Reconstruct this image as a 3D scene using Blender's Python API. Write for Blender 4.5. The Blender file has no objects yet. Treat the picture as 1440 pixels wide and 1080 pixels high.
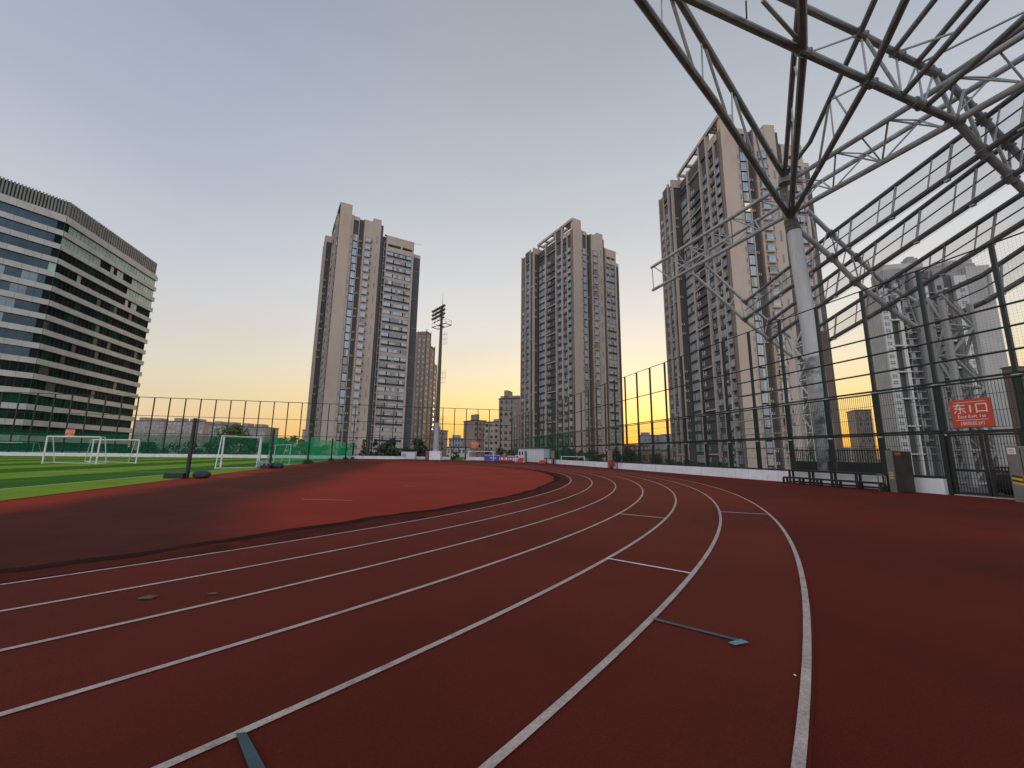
import bpy, math, random
from mathutils import Vector, Matrix
R = math.radians
rnd = random.Random(7)
SC = bpy.context.scene
COL = SC.collection

# ------------------------------------------------------------------ camera
FPX, PITCH, ROLL, EYE = 576.0, .169, .01235, 1.555
_F = Vector((0, math.cos(PITCH), math.sin(PITCH)))
_U0 = Vector((0, -math.sin(PITCH), math.cos(PITCH)))
_R0 = Vector((1, 0, 0))
_R = _R0 * math.cos(ROLL) + _U0 * math.sin(ROLL)
_U = _U0 * math.cos(ROLL) - _R0 * math.sin(ROLL)
CAMP = Vector((0, 0, EYE))
def ray(x, y): return _R * (x - 720) + _U * (540 - y) + _F * FPX
def gnd(x, y, z=0.0):
    d = ray(x, y); return CAMP + d * ((z - EYE) / d.z)
def atY(x, y, Y):
    d = ray(x, y); return CAMP + d * (Y / d.y)
# stadium frame: s runs along the fence, w across it
ES = Vector((-.2235, .9747, 0)); EW = Vector((.9747, .2235, 0))
SROT = math.atan2(.2235, .9747)          # local x = w, local y = s
def P(s, w, z=0.0): return ES * s + EW * w + Vector((0, 0, z))
def sw(p): return (p.dot(ES), p.dot(EW))
def onW(x, y, w):
    d = ray(x, y); return CAMP + d * (w / d.dot(EW))
def onS(x, y, s):
    d = ray(x, y); return CAMP + d * (s / d.dot(ES))
def height_at(p, y):
    """height above p whose picture row is y"""
    lo, hi = 0.0, 140.0
    for _ in range(50):
        m = (lo + hi) / 2
        q = Vector((p.x, p.y, m)) - CAMP
        yy = 540 - FPX * q.dot(_U) / q.dot(_F)
        if yy > y: lo = m
        else: hi = m
    return lo

cam_d = bpy.data.cameras.new('camera')
cam = bpy.data.objects.new('camera', cam_d); COL.objects.link(cam)
cam_d.sensor_fit = 'HORIZONTAL'; cam_d.sensor_width = 36.0; cam_d.lens = 36.0 * FPX / 1440
cam_d.clip_start = .1; cam_d.clip_end = 6000
M3 = Matrix((( _R.x, _U.x, -_F.x), (_R.y, _U.y, -_F.y), (_R.z, _U.z, -_F.z)))
cam.matrix_world = Matrix.Translation(CAMP) @ M3.to_4x4()
SC.camera = cam

# ------------------------------------------------------------------ materials
def lin(c):
    return tuple(((v / 255) / 12.92 if v / 255 <= .04045 else ((v / 255 + .055) / 1.055) ** 2.4) for v in c)
def mat(name, c, rough=.6, metal=0., var=.25, scale=3., bump=0., bscale=40., c2=None, stain=None, spec=.5, stretch=None, sheen=None, grain=None):
    """noise-varied surface; c2 second colour, stain = (colour, scale, low, high) patches"""
    m = bpy.data.materials.new(name); m.use_nodes = True
    nt = m.node_tree; n = nt.nodes; l = nt.links
    b = n['Principled BSDF']; b.inputs['Roughness'].default_value = rough; b.inputs['Metallic'].default_value = metal
    b.inputs['Specular IOR Level'].default_value = spec
    tc = n.new('ShaderNodeTexCoord'); src = tc.outputs['Object']
    if stretch:
        mp = n.new('ShaderNodeMapping'); mp.inputs['Scale'].default_value = stretch; l.new(src, mp.inputs[0]); src = mp.outputs[0]
    nz = n.new('ShaderNodeTexNoise'); nz.inputs['Scale'].default_value = scale; nz.inputs['Detail'].default_value = 6; l.new(src, nz.inputs[0])
    cr = n.new('ShaderNodeValToRGB'); cr.color_ramp.elements[0].position = .3; cr.color_ramp.elements[1].position = .7
    a = c if c2 is None else c2
    k = 1 - var if c2 is None else 1
    cr.color_ramp.elements[0].color = (a[0] * k, a[1] * k, a[2] * k, 1)
    k = 1 + var * .6 if c2 is None else 1
    cr.color_ramp.elements[1].color = (min(1, c[0] * k), min(1, c[1] * k), min(1, c[2] * k), 1)
    l.new(nz.outputs['Fac'], cr.inputs[0]); out = cr.outputs[0]
    if stain:
        sn = n.new('ShaderNodeTexNoise'); sn.inputs['Scale'].default_value = stain[1]; sn.inputs['Detail'].default_value = 8; sn.inputs['Roughness'].default_value = .65
        l.new(src, sn.inputs[0])
        mr = n.new('ShaderNodeMapRange'); mr.inputs[1].default_value = stain[2]; mr.inputs[2].default_value = stain[3]; l.new(sn.outputs['Fac'], mr.inputs[0])
        mx = n.new('ShaderNodeMixRGB'); mx.inputs[2].default_value = (*stain[0], 1); l.new(mr.outputs[0], mx.inputs[0]); l.new(out, mx.inputs[1]); out = mx.outputs[0]
    if grain:      # fine speckle of granules: (scale, strength)
        gn = n.new('ShaderNodeTexNoise'); gn.inputs['Scale'].default_value = grain[0]; gn.inputs['Detail'].default_value = 5; gn.inputs['Roughness'].default_value = .75; l.new(tc.outputs['Object'], gn.inputs[0])
        gr = n.new('ShaderNodeMapRange'); gr.inputs[1].default_value = .32; gr.inputs[2].default_value = .68; gr.inputs[3].default_value = 1 - grain[1]; gr.inputs[4].default_value = 1 + grain[1]; l.new(gn.outputs['Fac'], gr.inputs[0])
        gm = n.new('ShaderNodeVectorMath'); gm.operation = 'SCALE'; l.new(out, gm.inputs[0]); l.new(gr.outputs[0], gm.inputs['Scale']); out = gm.outputs[0]
    l.new(out, b.inputs['Base Color'])
    if sheen: b.inputs['Sheen Weight'].default_value = sheen[0]; b.inputs['Sheen Roughness'].default_value = .45; b.inputs['Sheen Tint'].default_value = (*sheen[1], 1)
    if bump:
        bn = n.new('ShaderNodeTexNoise'); bn.inputs['Scale'].default_value = bscale; bn.inputs['Detail'].default_value = 4; l.new(tc.outputs['Object'], bn.inputs[0])
        bp = n.new('ShaderNodeBump'); bp.inputs['Strength'].default_value = bump; bp.inputs['Distance'].default_value = .01
        l.new(bn.outputs['Fac'], bp.inputs['Height']); l.new(bp.outputs[0], b.inputs['Normal'])
    return m
def see_through(name, c, clear, rough=.6):
    m = bpy.data.materials.new(name); m.use_nodes = True; nt = m.node_tree; n = nt.nodes; l = nt.links
    n.remove(n['Principled BSDF']); o = n['Material Output']
    t = n.new('ShaderNodeBsdfTransparent'); d = n.new('ShaderNodeBsdfDiffuse'); d.inputs[0].default_value = (*c, 1)
    tl = n.new('ShaderNodeBsdfTranslucent'); tl.inputs[0].default_value = (*c, 1)
    m1 = n.new('ShaderNodeMixShader'); m1.inputs[0].default_value = .5; l.new(d.outputs[0], m1.inputs[1]); l.new(tl.outputs[0], m1.inputs[2])
    m2 = n.new('ShaderNodeMixShader')
    tc = n.new('ShaderNodeTexCoord'); nz = n.new('ShaderNodeTexNoise'); nz.inputs['Scale'].default_value = .8; nz.inputs['Detail'].default_value = 5; l.new(tc.outputs['Object'], nz.inputs[0])
    mr = n.new('ShaderNodeMapRange'); mr.inputs[3].default_value = 1 - clear - .12; mr.inputs[4].default_value = 1 - clear + .12; l.new(nz.outputs['Fac'], mr.inputs[0])
    l.new(mr.outputs[0], m2.inputs[0]); l.new(t.outputs[0], m2.inputs[1]); l.new(m1.outputs[0], m2.inputs[2]); l.new(m2.outputs[0], o.inputs[0])
    return m
M = dict(
    track=mat('track_rubber', (.138, .0195, .0098), .85, scale=.14, c2=(.068, .0118, .0062), bump=.6, bscale=220, stain=((.036, .0115, .0064), .10, .45, .70), spec=.05, sheen=(.10, (.95, .25, .2)), grain=(55, .2)),
    apron=mat('apron_rubber', (.114, .0138, .0080), .85, scale=.18, c2=(.064, .0095, .0056), bump=.6, bscale=220, stain=((.036, .0085, .0056), .13, .46, .70), spec=.04, sheen=(.08, (.95, .25, .2)), grain=(55, .2)),
    
    
    kerbd=mat('gutter_dirt', (.05, .0115, .008), .9, scale=1.5, c2=(.02, .0068, .0056), bump=.6, bscale=60, spec=.04),
    wallfoot=mat('wall_foot_dark', (.045, .011, .008), .9, scale=1.5, c2=(.026, .0078, .006), spec=.04),
    kerb=mat('gutter_rubber', (.105, .0165, .0095), .85, scale=1.2, c2=(.052, .0105, .0066), bump=.6, bscale=60, stain=((.12, .0165, .009), .9, .54, .62), spec=.05),
    line=mat('line_paint', (.47, .375, .315), .8, spec=.1, var=.2, scale=3, stain=((.22, .10, .075), 4, .56, .78), grain=(60, .3)),
    line_pale=mat('cross_line_paint', (.72, .66, .62), .6, var=.2, scale=6),
    teal=mat('teal_paint', (.02, .085, .10), .6, var=.3, scale=8, stain=((.08, .03, .025), 7, .5, .7)),
    tealpale=mat('pale_teal_paint', (.12, .28, .33), .6, var=.3, scale=8),
    turf=mat('turf_dark', (.068, .185, .020), .95, scale=.5, c2=(.042, .125, .015), bump=.8, bscale=90, spec=.03, grain=(30, .35), stain=((.10, .18, .024), .25, .55, .8)),
    turf2=mat('turf_light', (.24, .36, .036), .95, scale=.5, c2=(.165, .275, .028), bump=.8, bscale=90, spec=.03, grain=(30, .35), stain=((.14, .21, .03), .25, .55, .8)),
    street=mat('street', (.13, .12, .11), .9, scale=.05, c2=(.08, .085, .06)),
    wall=mat('white_wall', (.80, .785, .78), .7, var=.12, scale=1.2, stain=((.58, .55, .53), 1.4, .55, .8)),
    joint=mat('joint_grey', (.22, .21, .20), .8),
    fence=mat('fence_green', (.007, .017, .013), .5, var=.3),
    fence_dark=mat('fence_black', (.012, .012, .012), .5, var=.3),
    wire=mat('fence_wire', (.02, .035, .03), .5, var=.2),
    clamp=mat('galvanised', (.5, .5, .47), .45, metal=.4),
    steel=mat('painted_steel', (.43, .432, .428), .5, var=.25, scale=1.5, stain=((.28, .265, .245), 2.2, .56, .75)),
    steel_dk=mat('dark_steel', (.215, .217, .215), .5, var=.3, scale=2),
    purlin=mat('purlin_steel_shaded', (.135, .137, .138), .5, var=.3, scale=2),  # steel tone darkened to paint in the shaded undersides of the purlins
    collar=mat('rust_collar', (.11, .095, .085), .8, var=.5, scale=5),
    colm=mat('column_paint', (.50, .50, .49), .5, var=.12, scale=1.2, stretch=(2, 2, .25), stain=((.33, .32, .30), .9, .55, .75)),
    mould=mat('stained_concrete', (.36, .36, .34), .85, var=.3, scale=1.2, stain=((.06, .06, .055), .8, .45, .62)),
    sheet=see_through('clear_sheet', (.36, .365, .38), .74),
    net=see_through('green_net', (.03, .48, .20), .36),
    net_thin=see_through('thin_green_net', (.03, .42, .18), .54),
    scrim=see_through('green_scrim', (.015, .20, .10), .45),
    tan=mat('tan_render', (.54, .43, .345), .8, var=.14, scale=.12, stretch=(1, 1, .35), stain=((.45, .35, .275), .25, .52, .75)),
    brown=mat('brown_render', (.185, .135, .105), .8, var=.2, scale=.3),
    darkw=mat('dark_render', (.095, .088, .085), .8, var=.2, scale=.3),
    pil=mat('pale_pilaster', (.47, .395, .345), .8, var=.15, scale=.3),
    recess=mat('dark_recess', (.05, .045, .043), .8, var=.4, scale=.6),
    slat=mat('white_slat', (.55, .53, .5), .6),
    frame=mat('window_frame', (.42, .42, .42), .5),
    g0=mat('pane_blue_reflect', (.25, .32, .39), .18, metal=.5, var=.25, scale=.35),  # blue tint stands for sky reflected in the panes
    g1=mat('pane_pale', (.42, .44, .42), .28, metal=.2, var=.3, scale=.35),
    g3=mat('pane_grey', (.16, .18, .185), .15, metal=.35, var=.4, scale=.35),
    curtain=mat('curtain', (.36, .35, .32), .6, var=.2),
    g2=mat('pane_dark', (.12, .15, .17), .08, metal=.6, var=.4, scale=.35),
    off_l=mat('office_glass_blue_reflect', (.05, .075, .105), .12, metal=.6, var=.5, scale=.08, spec=.3),  # blue tint stands for the sky reflected in the left face
    off_d=mat('office_glass_dark_reflect', (.022, .029, .028), .3, metal=0, var=.6, scale=.3, spec=.05),  # dark tint stands for dark surroundings reflected in the right face
    off_m=mat('office_glass_mint_lit', (.40, .56, .48), .3, metal=.2, var=.25, scale=.4),  # bright mint colour stands for light in the glass
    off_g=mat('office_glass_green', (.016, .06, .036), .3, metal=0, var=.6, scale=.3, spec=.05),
    band=mat('office_spandrel', (.58, .56, .535), .6, var=.14, scale=.4),
    louv=mat('office_louvre', (.27, .26, .235), .6, var=.25, scale=.6),
    louvd=mat('office_louvre_back', (.10, .10, .092), .7),
    mast=mat('mast_brown', (.075, .06, .045), .55, var=.3, scale=1),
    mastb=mat('mast_grey', (.36, .35, .37), .6, var=.2, scale=1),
    black=mat('black', (.012, .012, .013), .5),
    rubber=mat('black_rubber', (.02, .022, .022), .7),
    bag=mat('grey_bag', (.20, .27, .31), .8, var=.3, scale=6),
    gbag=mat('dark_green_bag', (.022, .05, .045), .7, var=.3, scale=6),
    goal=mat('white_goal_paint', (.72, .74, .72), .45, var=.1),
    red=mat('red_plastic', (.50, .045, .04), .5, var=.2),
    sign=mat('sign_red', (.56, .055, .013), .45, var=.08),
    orange=mat('sign_orange', (.68, .13, .03), .5, var=.08),
    white=mat('white_paint', (.75, .74, .72), .5, var=.08),
    blue=mat('blue_board', (.05, .06, .42), .5),
    yellow=mat('hazard_yellow', (.65, .40, .02), .5),
    cabin=mat('cabin_white', (.60, .62, .64), .5, var=.1),
    cabroof=mat('cabin_roof', (.14, .15, .15), .5),
    metal=mat('grey_cabinet', (.17, .17, .15), .4, metal=.25, var=.2, scale=2),
    metald=mat('dark_cabinet', (.035, .035, .032), .4, metal=.3),
    bark=mat('bark', (.09, .065, .045), .9),
    leaf=mat('leaf_green', (.085, .125, .035), .7, scale=.6, c2=(.022, .045, .016)),
    leaf2=mat('leaf_bright', (.19, .24, .05), .7, scale=.6, c2=(.06, .10, .025)),
    leaf3=mat('leaf_dark', (.05, .085, .034), .7, scale=.6, c2=(.012, .026, .013)),
    leaf4=mat('leaf_rust', (.16, .11, .05), .7, scale=.6, c2=(.05, .045, .02)),
    grey1=mat('grey_render', (.48, .46, .415), .8, var=.12, scale=.12),
    grey2=mat('grey_concrete', (.33, .325, .305), .8, var=.2, scale=.2),
    pale=mat('pale_trim', (.66, .64, .58), .8, var=.1),
    brick=mat('brown_brick', (.17, .12, .10), .8, var=.2),
    beige=mat('beige_render', (.44, .33, .26), .8, var=.12, scale=.2),
    beige2=mat('beige_render_dark', (.30, .225, .18), .8, var=.15, scale=.2),
    farb=mat('far_render', (.36, .31, .28), .85, var=.2, scale=.15),
    farr=mat('far_red_roof', (.28, .10, .085), .85, var=.2, scale=.15),
    farg=mat('far_grey', (.33, .33, .34), .85, var=.15, scale=.15),
)

for k_ in ('off_d', 'off_g'): M[k_].node_tree.nodes['Principled BSDF'].inputs['IOR'].default_value = 1.07
def glow(name, c, e):
    m = mat(name, c, .4); b = m.node_tree.nodes['Principled BSDF']; b.inputs['Emission Color'].default_value = (*c, 1); b.inputs['Emission Strength'].default_value = e; return m
M['lit'] = glow('lit_pane', (.9, .74, .45), .45)
M['off_s'] = mat('office_glass_sky_reflect', (.17, .215, .255), .12, metal=.55, var=.4, scale=.1)  # paler colour paints reflected sky into the glass
M['off_b'] = mat('office_blind', (.05, .062, .056), .5, var=.4, scale=.5)
# ------------------------------------------------------------------ mesh helpers
class MB:
    def __init__(s, *mats): s.v = []; s.f = []; s.m = []; s.mats = list(mats); s.cur = 0
    def use(s, m):
        if m not in s.mats: s.mats.append(m)
        s.cur = s.mats.index(m); return s
    def face(s, pts):
        k = len(s.v); s.v += [Vector(p) for p in pts]; s.f.append(list(range(k, k + len(pts)))); s.m.append(s.cur)
    def obox(s, o, ax, ay, az):
        """box from corner o spanned by three edge vectors"""
        k = len(s.v); o = Vector(o)
        for c in (0, 1):
            for b in ((0, 0), (1, 0), (1, 1), (0, 1)):
                s.v.append(o + ax * b[0] + ay * b[1] + az * c)
        for q in ((3, 2, 1, 0), (4, 5, 6, 7), (0, 1, 5, 4), (1, 2, 6, 5), (2, 3, 7, 6), (3, 0, 4, 7)):
            s.f.append([k + i for i in q]); s.m.append(s.cur)
    def box(s, x0, x1, y0, y1, z0, z1):
        s.obox((x0, y0, z0), Vector((x1 - x0, 0, 0)), Vector((0, y1 - y0, 0)), Vector((0, 0, z1 - z0)))
    def swbox(s, s0, s1, w0, w1, z0, z1):
        s.obox(P(s0, w0, z0), EW * (w1 - w0), ES * (s1 - s0), Vector((0, 0, z1 - z0)))
    def tube(s, p, q, r, r2=None, n=8, cap=True):
        p = Vector(p); q = Vector(q); d = q - p
        if d.length < 1e-6: return
        d.normalize(); a = d.cross(Vector((0, 0, 1)) if abs(d.z) < .9 else Vector((1, 0, 0))).normalized(); b = d.cross(a)
        r2 = r if r2 is None else r2; k = len(s.v)
        for c, rr in ((p, r), (q, r2)):
            for i in range(n):
                t = 2 * math.pi * (i + .5) / n; s.v.append(c + a * (rr * math.cos(t)) + b * (rr * math.sin(t)))
        for i in range(n):
            j = (i + 1) % n; s.f.append([k + i, k + j, k + n + j, k + n + i]); s.m.append(s.cur)
        if cap:
            s.f.append([k + i for i in reversed(range(n))]); s.m.append(s.cur)
            s.f.append([k + n + i for i in range(n)]); s.m.append(s.cur)
    def path(s, pts, r, n=8):
        for a, b in zip(pts, pts[1:]): s.tube(a, b, r, n=n)
    def mesh(s, name, off=Vector((0, 0, 0)), smooth=False):
        me = bpy.data.meshes.new(name); me.from_pydata([tuple(v - off) for v in s.v], [], s.f)
        for m in s.mats: me.materials.append(M[m])
        me.polygons.foreach_set('material_index', s.m)
        if smooth: me.polygons.foreach_set('use_smooth', [True] * len(me.polygons))
        me.update(); return me
def tag(o, label=None, cat=None, group=None, kind=None):
    if label: o['label'] = label
    if cat: o['category'] = cat
    if group: o['group'] = group
    if kind: o['kind'] = kind
    return o
def link(name, me, parent=None, loc=None, rot=0):
    o = bpy.data.objects.new(name, me); COL.objects.link(o)
    if parent: o.parent = parent
    if loc is not None: o.location = loc
    if rot: o.rotation_euler.z = rot
    return o
def empty(name, loc, label, cat, group=None, rot=0):
    o = bpy.data.objects.new(name, None); COL.objects.link(o); o.location = loc; o.rotation_euler.z = rot; o.empty_display_size = .3
    return tag(o, label, cat, group)
def part(name, mb, parent, world=True, smooth=False):
    """a mesh under its thing; mb in world coordinates (thing unrotated) or in the thing's own"""
    base = Vector((0, 0, 0)); p = parent
    while p is not None: base += Vector(p.location); p = p.parent
    return link(name, mb.mesh(name, base if world else Vector((0, 0, 0)), smooth), parent)
def single(name, mb, loc, label, cat, group=None, smooth=False):
    o = link(name, mb.mesh(name, Vector(loc), smooth), None, loc); return tag(o, label, cat, group)
def struct(name, mb, label=None, loc=Vector((0, 0, 0))):
    o = link(name, mb.mesh(name, loc), None, loc); return tag(o, label, None, None, 'structure')

# ------------------------------------------------------------------ ground, track, pitch
CX, CY, R1, LW = -36.26, 31.53, 40.37, 1.22
FW, FS = 23.4, 101.8                  # right fence line (w), far fence line (s)
def ring(r0, r1, a0, a1, z, mb, n=None):
    n = n or max(8, int(abs(a1 - a0) / .02))
    for i in range(n):
        t0 = a0 + (a1 - a0) * i / n; t1 = a0 + (a1 - a0) * (i + 1) / n
        mb.face([(CX + r * math.cos(t), CY + r * math.sin(t), z) for r, t in ((r0, t0), (r1, t0), (r1, t1), (r0, t1))])
def chord_w(s): return -11.0 - .05 * s
mb = MB('street'); n = 24
for i in range(n):
    for j in range(n):
        x0 = -3600 + 7200 * i / n; y0 = -3600 + 7200 * j / n; d = 7200 / n
        mb.face([(x0, y0, -6), (x0 + d, y0, -6), (x0 + d, y0 + d, -6), (x0, y0 + d, -6)])
struct('street_ground', mb, 'grey street level ground around the raised sports deck')
mb = MB('apron')
mb.swbox(-45, FS + 1.2, -120, FW + .8, -1.0, 0)
struct('running_track_apron', mb, 'dark red rubber apron around the running track lanes')
A0, A1 = R(-100), R(90)
mb = MB('track'); ring(R1 - .05, R1 + 6 * LW + .05, A0, A1, .004, mb)
struct('running_track', mb, 'dark red six lane running track curving away to the left')
mb = MB('kerb'); 
rr = random.Random(3); k = 260; edge = []
v = 0
for i in range(k + 1):
    v = .8 * v + rr.uniform(-.12, .12); edge.append(R1 - 1.0 + max(-.35, min(.35, v)))
for i in range(k):
    t0 = A0 + (A1 - A0) * i / k; t1 = A0 + (A1 - A0) * (i + 1) / k
    mb.face([(CX + r * math.cos(t), CY + r * math.sin(t), .008) for r, t in ((edge[i], t0), (R1 - .12, t0), (R1 - .12, t1), (edge[i + 1], t1))])
struct('gutter_strip', mb, 'worn gutter strip along the inside of lane one')
mb = MB('kerbd'); edge2 = []; v = 0
for i in range(k + 1): v = .75 * v + rr.uniform(-.1, .1); edge2.append(edge[i] + .22 + max(-.14, min(.2, v)))
for i in range(k):
    t0 = A0 + (A1 - A0) * i / k; t1 = A0 + (A1 - A0) * (i + 1) / k
    mb.face([(CX + r * math.cos(t), CY + r * math.sin(t), .012) for r, t in ((edge[i] - .05, t0), (edge2[i], t0), (edge2[i + 1], t1), (edge[i + 1] - .05, t1))])
struct('gutter_edge', mb, 'ragged line of dark dirt along the edge of the red infield')
mb = MB('wallfoot'); v = 0; prev = None  # ragged darker strip along the wall foot
for i in range(220):
    s_ = 13.9 + i * .4; v = .7 * v + rr.uniform(-.12, .12); cur = (s_, FW - .55 - max(-.15, v))
    if prev: mb.face([P(prev[0], prev[1], .005), P(prev[0], FW - .3, .005), P(cur[0], FW - .3, .005), P(cur[0], cur[1], .005)])
    prev = cur
struct('dark_strip', mb, 'dark ragged strip along the foot of the right wall')
# red D and the worn runway strip, both inside the gutter
def inside(poly_w0, poly_w1, z, m, name, label, wav0=0, wav1=0, seed=1):
    q = random.Random(seed); mb = MB(m); prev = None; N = 150; v0 = v1 = 0
    for i in range(N + 1):
        s = -14 + 92 * i / N
        v0 = .7 * v0 + q.uniform(-wav0, wav0); v1 = .7 * v1 + q.uniform(-wav1, wav1)
        w0 = poly_w0(s) + v0; w1 = poly_w1(s) + v1
        # clip to the circle
        c = sw(Vector((CX, CY, 0))); dd = (R1 - .9) ** 2 - (s - c[0]) ** 2
        if dd <= 0: prev = None; continue
        lim = c[1] + math.sqrt(dd); w1 = min(w1, lim); w0 = min(w0, lim)
        if w1 - w0 < .01: prev = None; continue
        cur = (s, w0, w1)
        if prev: mb.face([P(prev[0], prev[1], z), P(prev[0], prev[2], z), P(cur[0], cur[2], z), P(cur[0], cur[1], z)])
        prev = cur
    struct(name, mb, label)
def infield_material():
    """red rubber whose strip beside the pitch is worn dark with ragged soft edges"""
    m = bpy.data.materials.new('infield_rubber'); m.use_nodes = True; nt = m.node_tree; n = nt.nodes; l = nt.links
    b = n['Principled BSDF']; b.inputs['Roughness'].default_value = .8; b.inputs['Specular IOR Level'].default_value = .04; b.inputs['Sheen Weight'].default_value = .07; b.inputs['Sheen Roughness'].default_value = .5; b.inputs['Sheen Tint'].default_value = (1, .28, .2, 1)
    tc = n.new('ShaderNodeTexCoord')
    def noise(sc, det=6, rough=.6):
        z = n.new('ShaderNodeTexNoise'); z.inputs['Scale'].default_value = sc; z.inputs['Detail'].default_value = det; z.inputs['Roughness'].default_value = rough; l.new(tc.outputs['Object'], z.inputs[0]); return z.outputs['Fac']
    def rng(src, a, b, c=0, d=1):
        r = n.new('ShaderNodeMapRange'); r.interpolation_type = 'SMOOTHSTEP'
        for i, v in enumerate((a, b, c, d)): r.inputs[1 + i].default_value = v
        l.new(src, r.inputs[0]); return r.outputs[0]
    def mth(op, a, b):
        q = n.new('ShaderNodeMath'); q.operation = op
        for i, v in enumerate((a, b)):
            if isinstance(v, (int, float)): q.inputs[i].default_value = v
            else: l.new(v, q.inputs[i])
        return q.outputs[0]
    def mix(f, c1, c2):
        x = n.new('ShaderNodeMixRGB'); l.new(f, x.inputs[0])
        for i, v in ((1, c1), (2, c2)):
            if isinstance(v, tuple): x.inputs[i].default_value = (*v, 1)
            else: l.new(v, x.inputs[i])
        return x.outputs[0]
    def dot(v):
        d = n.new('ShaderNodeVectorMath'); d.operation = 'DOT_PRODUCT'; l.new(tc.outputs['Object'], d.inputs[0]); d.inputs[1].default_value = v; return d.outputs['Value']
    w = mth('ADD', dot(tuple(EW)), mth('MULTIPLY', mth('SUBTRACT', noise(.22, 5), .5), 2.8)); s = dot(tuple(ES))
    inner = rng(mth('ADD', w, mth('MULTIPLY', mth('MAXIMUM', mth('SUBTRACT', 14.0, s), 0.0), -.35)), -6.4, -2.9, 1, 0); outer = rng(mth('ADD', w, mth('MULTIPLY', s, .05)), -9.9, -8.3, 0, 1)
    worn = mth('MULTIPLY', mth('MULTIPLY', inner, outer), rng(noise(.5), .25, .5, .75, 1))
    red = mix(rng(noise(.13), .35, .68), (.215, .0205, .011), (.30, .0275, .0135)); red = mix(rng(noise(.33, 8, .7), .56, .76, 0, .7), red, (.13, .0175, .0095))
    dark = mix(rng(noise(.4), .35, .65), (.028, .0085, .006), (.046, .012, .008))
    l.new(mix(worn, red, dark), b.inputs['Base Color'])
    bp = n.new('ShaderNodeBump'); bp.inputs['Strength'].default_value = .5; bp.inputs['Distance'].default_value = .01; l.new(noise(200, 3), bp.inputs['Height']); l.new(bp.outputs[0], b.inputs['Normal'])
    return m
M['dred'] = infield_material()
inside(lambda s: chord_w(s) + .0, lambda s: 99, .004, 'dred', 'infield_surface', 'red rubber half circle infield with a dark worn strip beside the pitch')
# lane lines
for k in range(7):
    mb = MB('line'); r = R1 + LW * k; ring(r - .03, r + .03, A0, A1, .012, mb, 300)
    struct('lane_line', mb, ['innermost white lane line beside the dark gutter', 'second white lane line from the infield', 'third white lane line from the infield', 'fourth white lane line from the infield', 'fifth white lane line from the infield', 'sixth white lane line from the infield', 'outermost white lane line on the right'][k])
def mark(p, q, w, m, name, label, z=.017):
    p = gnd(*p); q = gnd(*q); p.z = q.z = z; d = (q - p).normalized(); nn = Vector((-d.y, d.x, 0)) * (w / 2)
    mb = MB(m); mb.face([p - nn, q - nn, q + nn, p + nn]); return struct(name, mb, label)
mark((868, 723), (934.4, 729.3), .05, 'line_pale', 'cross_line', 'short white cross line between fourth and fifth lane lines')
mark((853, 786.5), (973.5, 808), .05, 'line_pale', 'cross_line', 'bright white cross line between fifth and sixth lane lines')
mark((1013, 720.3), (1079, 724), .05, 'line_pale', 'cross_line', 'white cross line between the two outermost lane lines')
mark((938, 685), (957, 686), .05, 'line', 'cross_line', 'faint distant cross line in the fifth lane')
mark((425, 702.5), (495, 704.5), .06, 'line', 'cross_line', 'faded white dash on the red infield')
mark((568, 684), (586, 684.6), .06, 'line', 'cross_line', 'small white dash on the red infield')
mark((919, 872.5), (1051, 906), .05, 'teal', 'arrow_mark', 'dark teal arrow shaft painted in the outer lane')
mb = MB('tealpale'); mb.face([Vector(gnd(*q)) + Vector((0, 0, .021)) for q in ((1024, 907), (1034, 911), (1054, 907), (1042, 902))])
struct('arrow_mark', mb, 'pale teal arrow head at the end of the dark shaft')
mb = MB('teal'); mb.face([Vector(gnd(*q)) + Vector((0, 0, .017)) for q in ((331, 1036), (345, 1034), (392, 1120), (366, 1130))])
struct('arrow_mark', mb, 'wide teal paint mark at the near edge of the track')
# small stains and scraps on the track
for (px, py, a, b, m, lab) in ((208, 842, .16, .09, 'leaf4', 'brown orange smear on the second lane'), (297, 837, .12, .05, 'leaf4', 'pale smear beside the brown orange smear'), (905, 697, .05, .03, 'white', 'white speck in the fifth lane of the bend'), (1118, 953, .02, .015, 'white', 'tiny white speck beside the outermost line')):
    c = gnd(px, py); mb = MB(m); q = random.Random(px); pts = []
    for i in range(9):
        t = 2 * math.pi * i / 9; k = q.uniform(.5, 1.1); pts.append((c.x + a * .6 * k * math.cos(t), c.y + b * .9 * k * math.sin(t), .018))
    mb.face(pts); struct('ground_stain', mb, lab)
# pitch: stripes parallel to its edge
mb = MB('turf', 'turf2'); w_edges = [None, -15.05, -19.8, -24.6, -29.4, -34.2, -39, -44, -49, -54, -59, -64, -69, -74, -79, -84, -89, -94, -99, -105]
for i in range(len(w_edges) - 1):
    mb.use(('turf2', 'turf')[i % 2])
    for s0 in range(-12, 100, 8):
        s1 = min(s0 + 8, FS - .25)
        a0 = chord_w(s0) if i == 0 else w_edges[i]; a1 = chord_w(s1) if i == 0 else w_edges[i]; b = w_edges[i + 1]
        mb.face([P(s0, b, .02), P(s0, a0, .02), P(s1, a1, .02), P(s1, b, .02)])
struct('artificial_turf', mb, 'striped green artificial turf pitch on the left')
mb = MB('white')
def pline(s0, w0, s1, w1, t=.05):
    if s0 == s1: mb.face([P(s0 - t, w1, .028), P(s0 - t, w0, .028), P(s0 + t, w0, .028), P(s0 + t, w1, .028)])
    else: mb.face([P(s0, w0 - t, .028), P(s0, w0 + t, .028), P(s1, w1 + t, .028), P(s1, w1 - t, .028)])
pline(-10, -15.05, 96, -15.05)
pline(33.7, -15.2, 33.7, -24); pline(42.6, -15.2, 42.6, -22)
pline(96, -15.05, 96, -90)
struct('pitch_line', mb, 'thin white touch lines on the green pitch')

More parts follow.
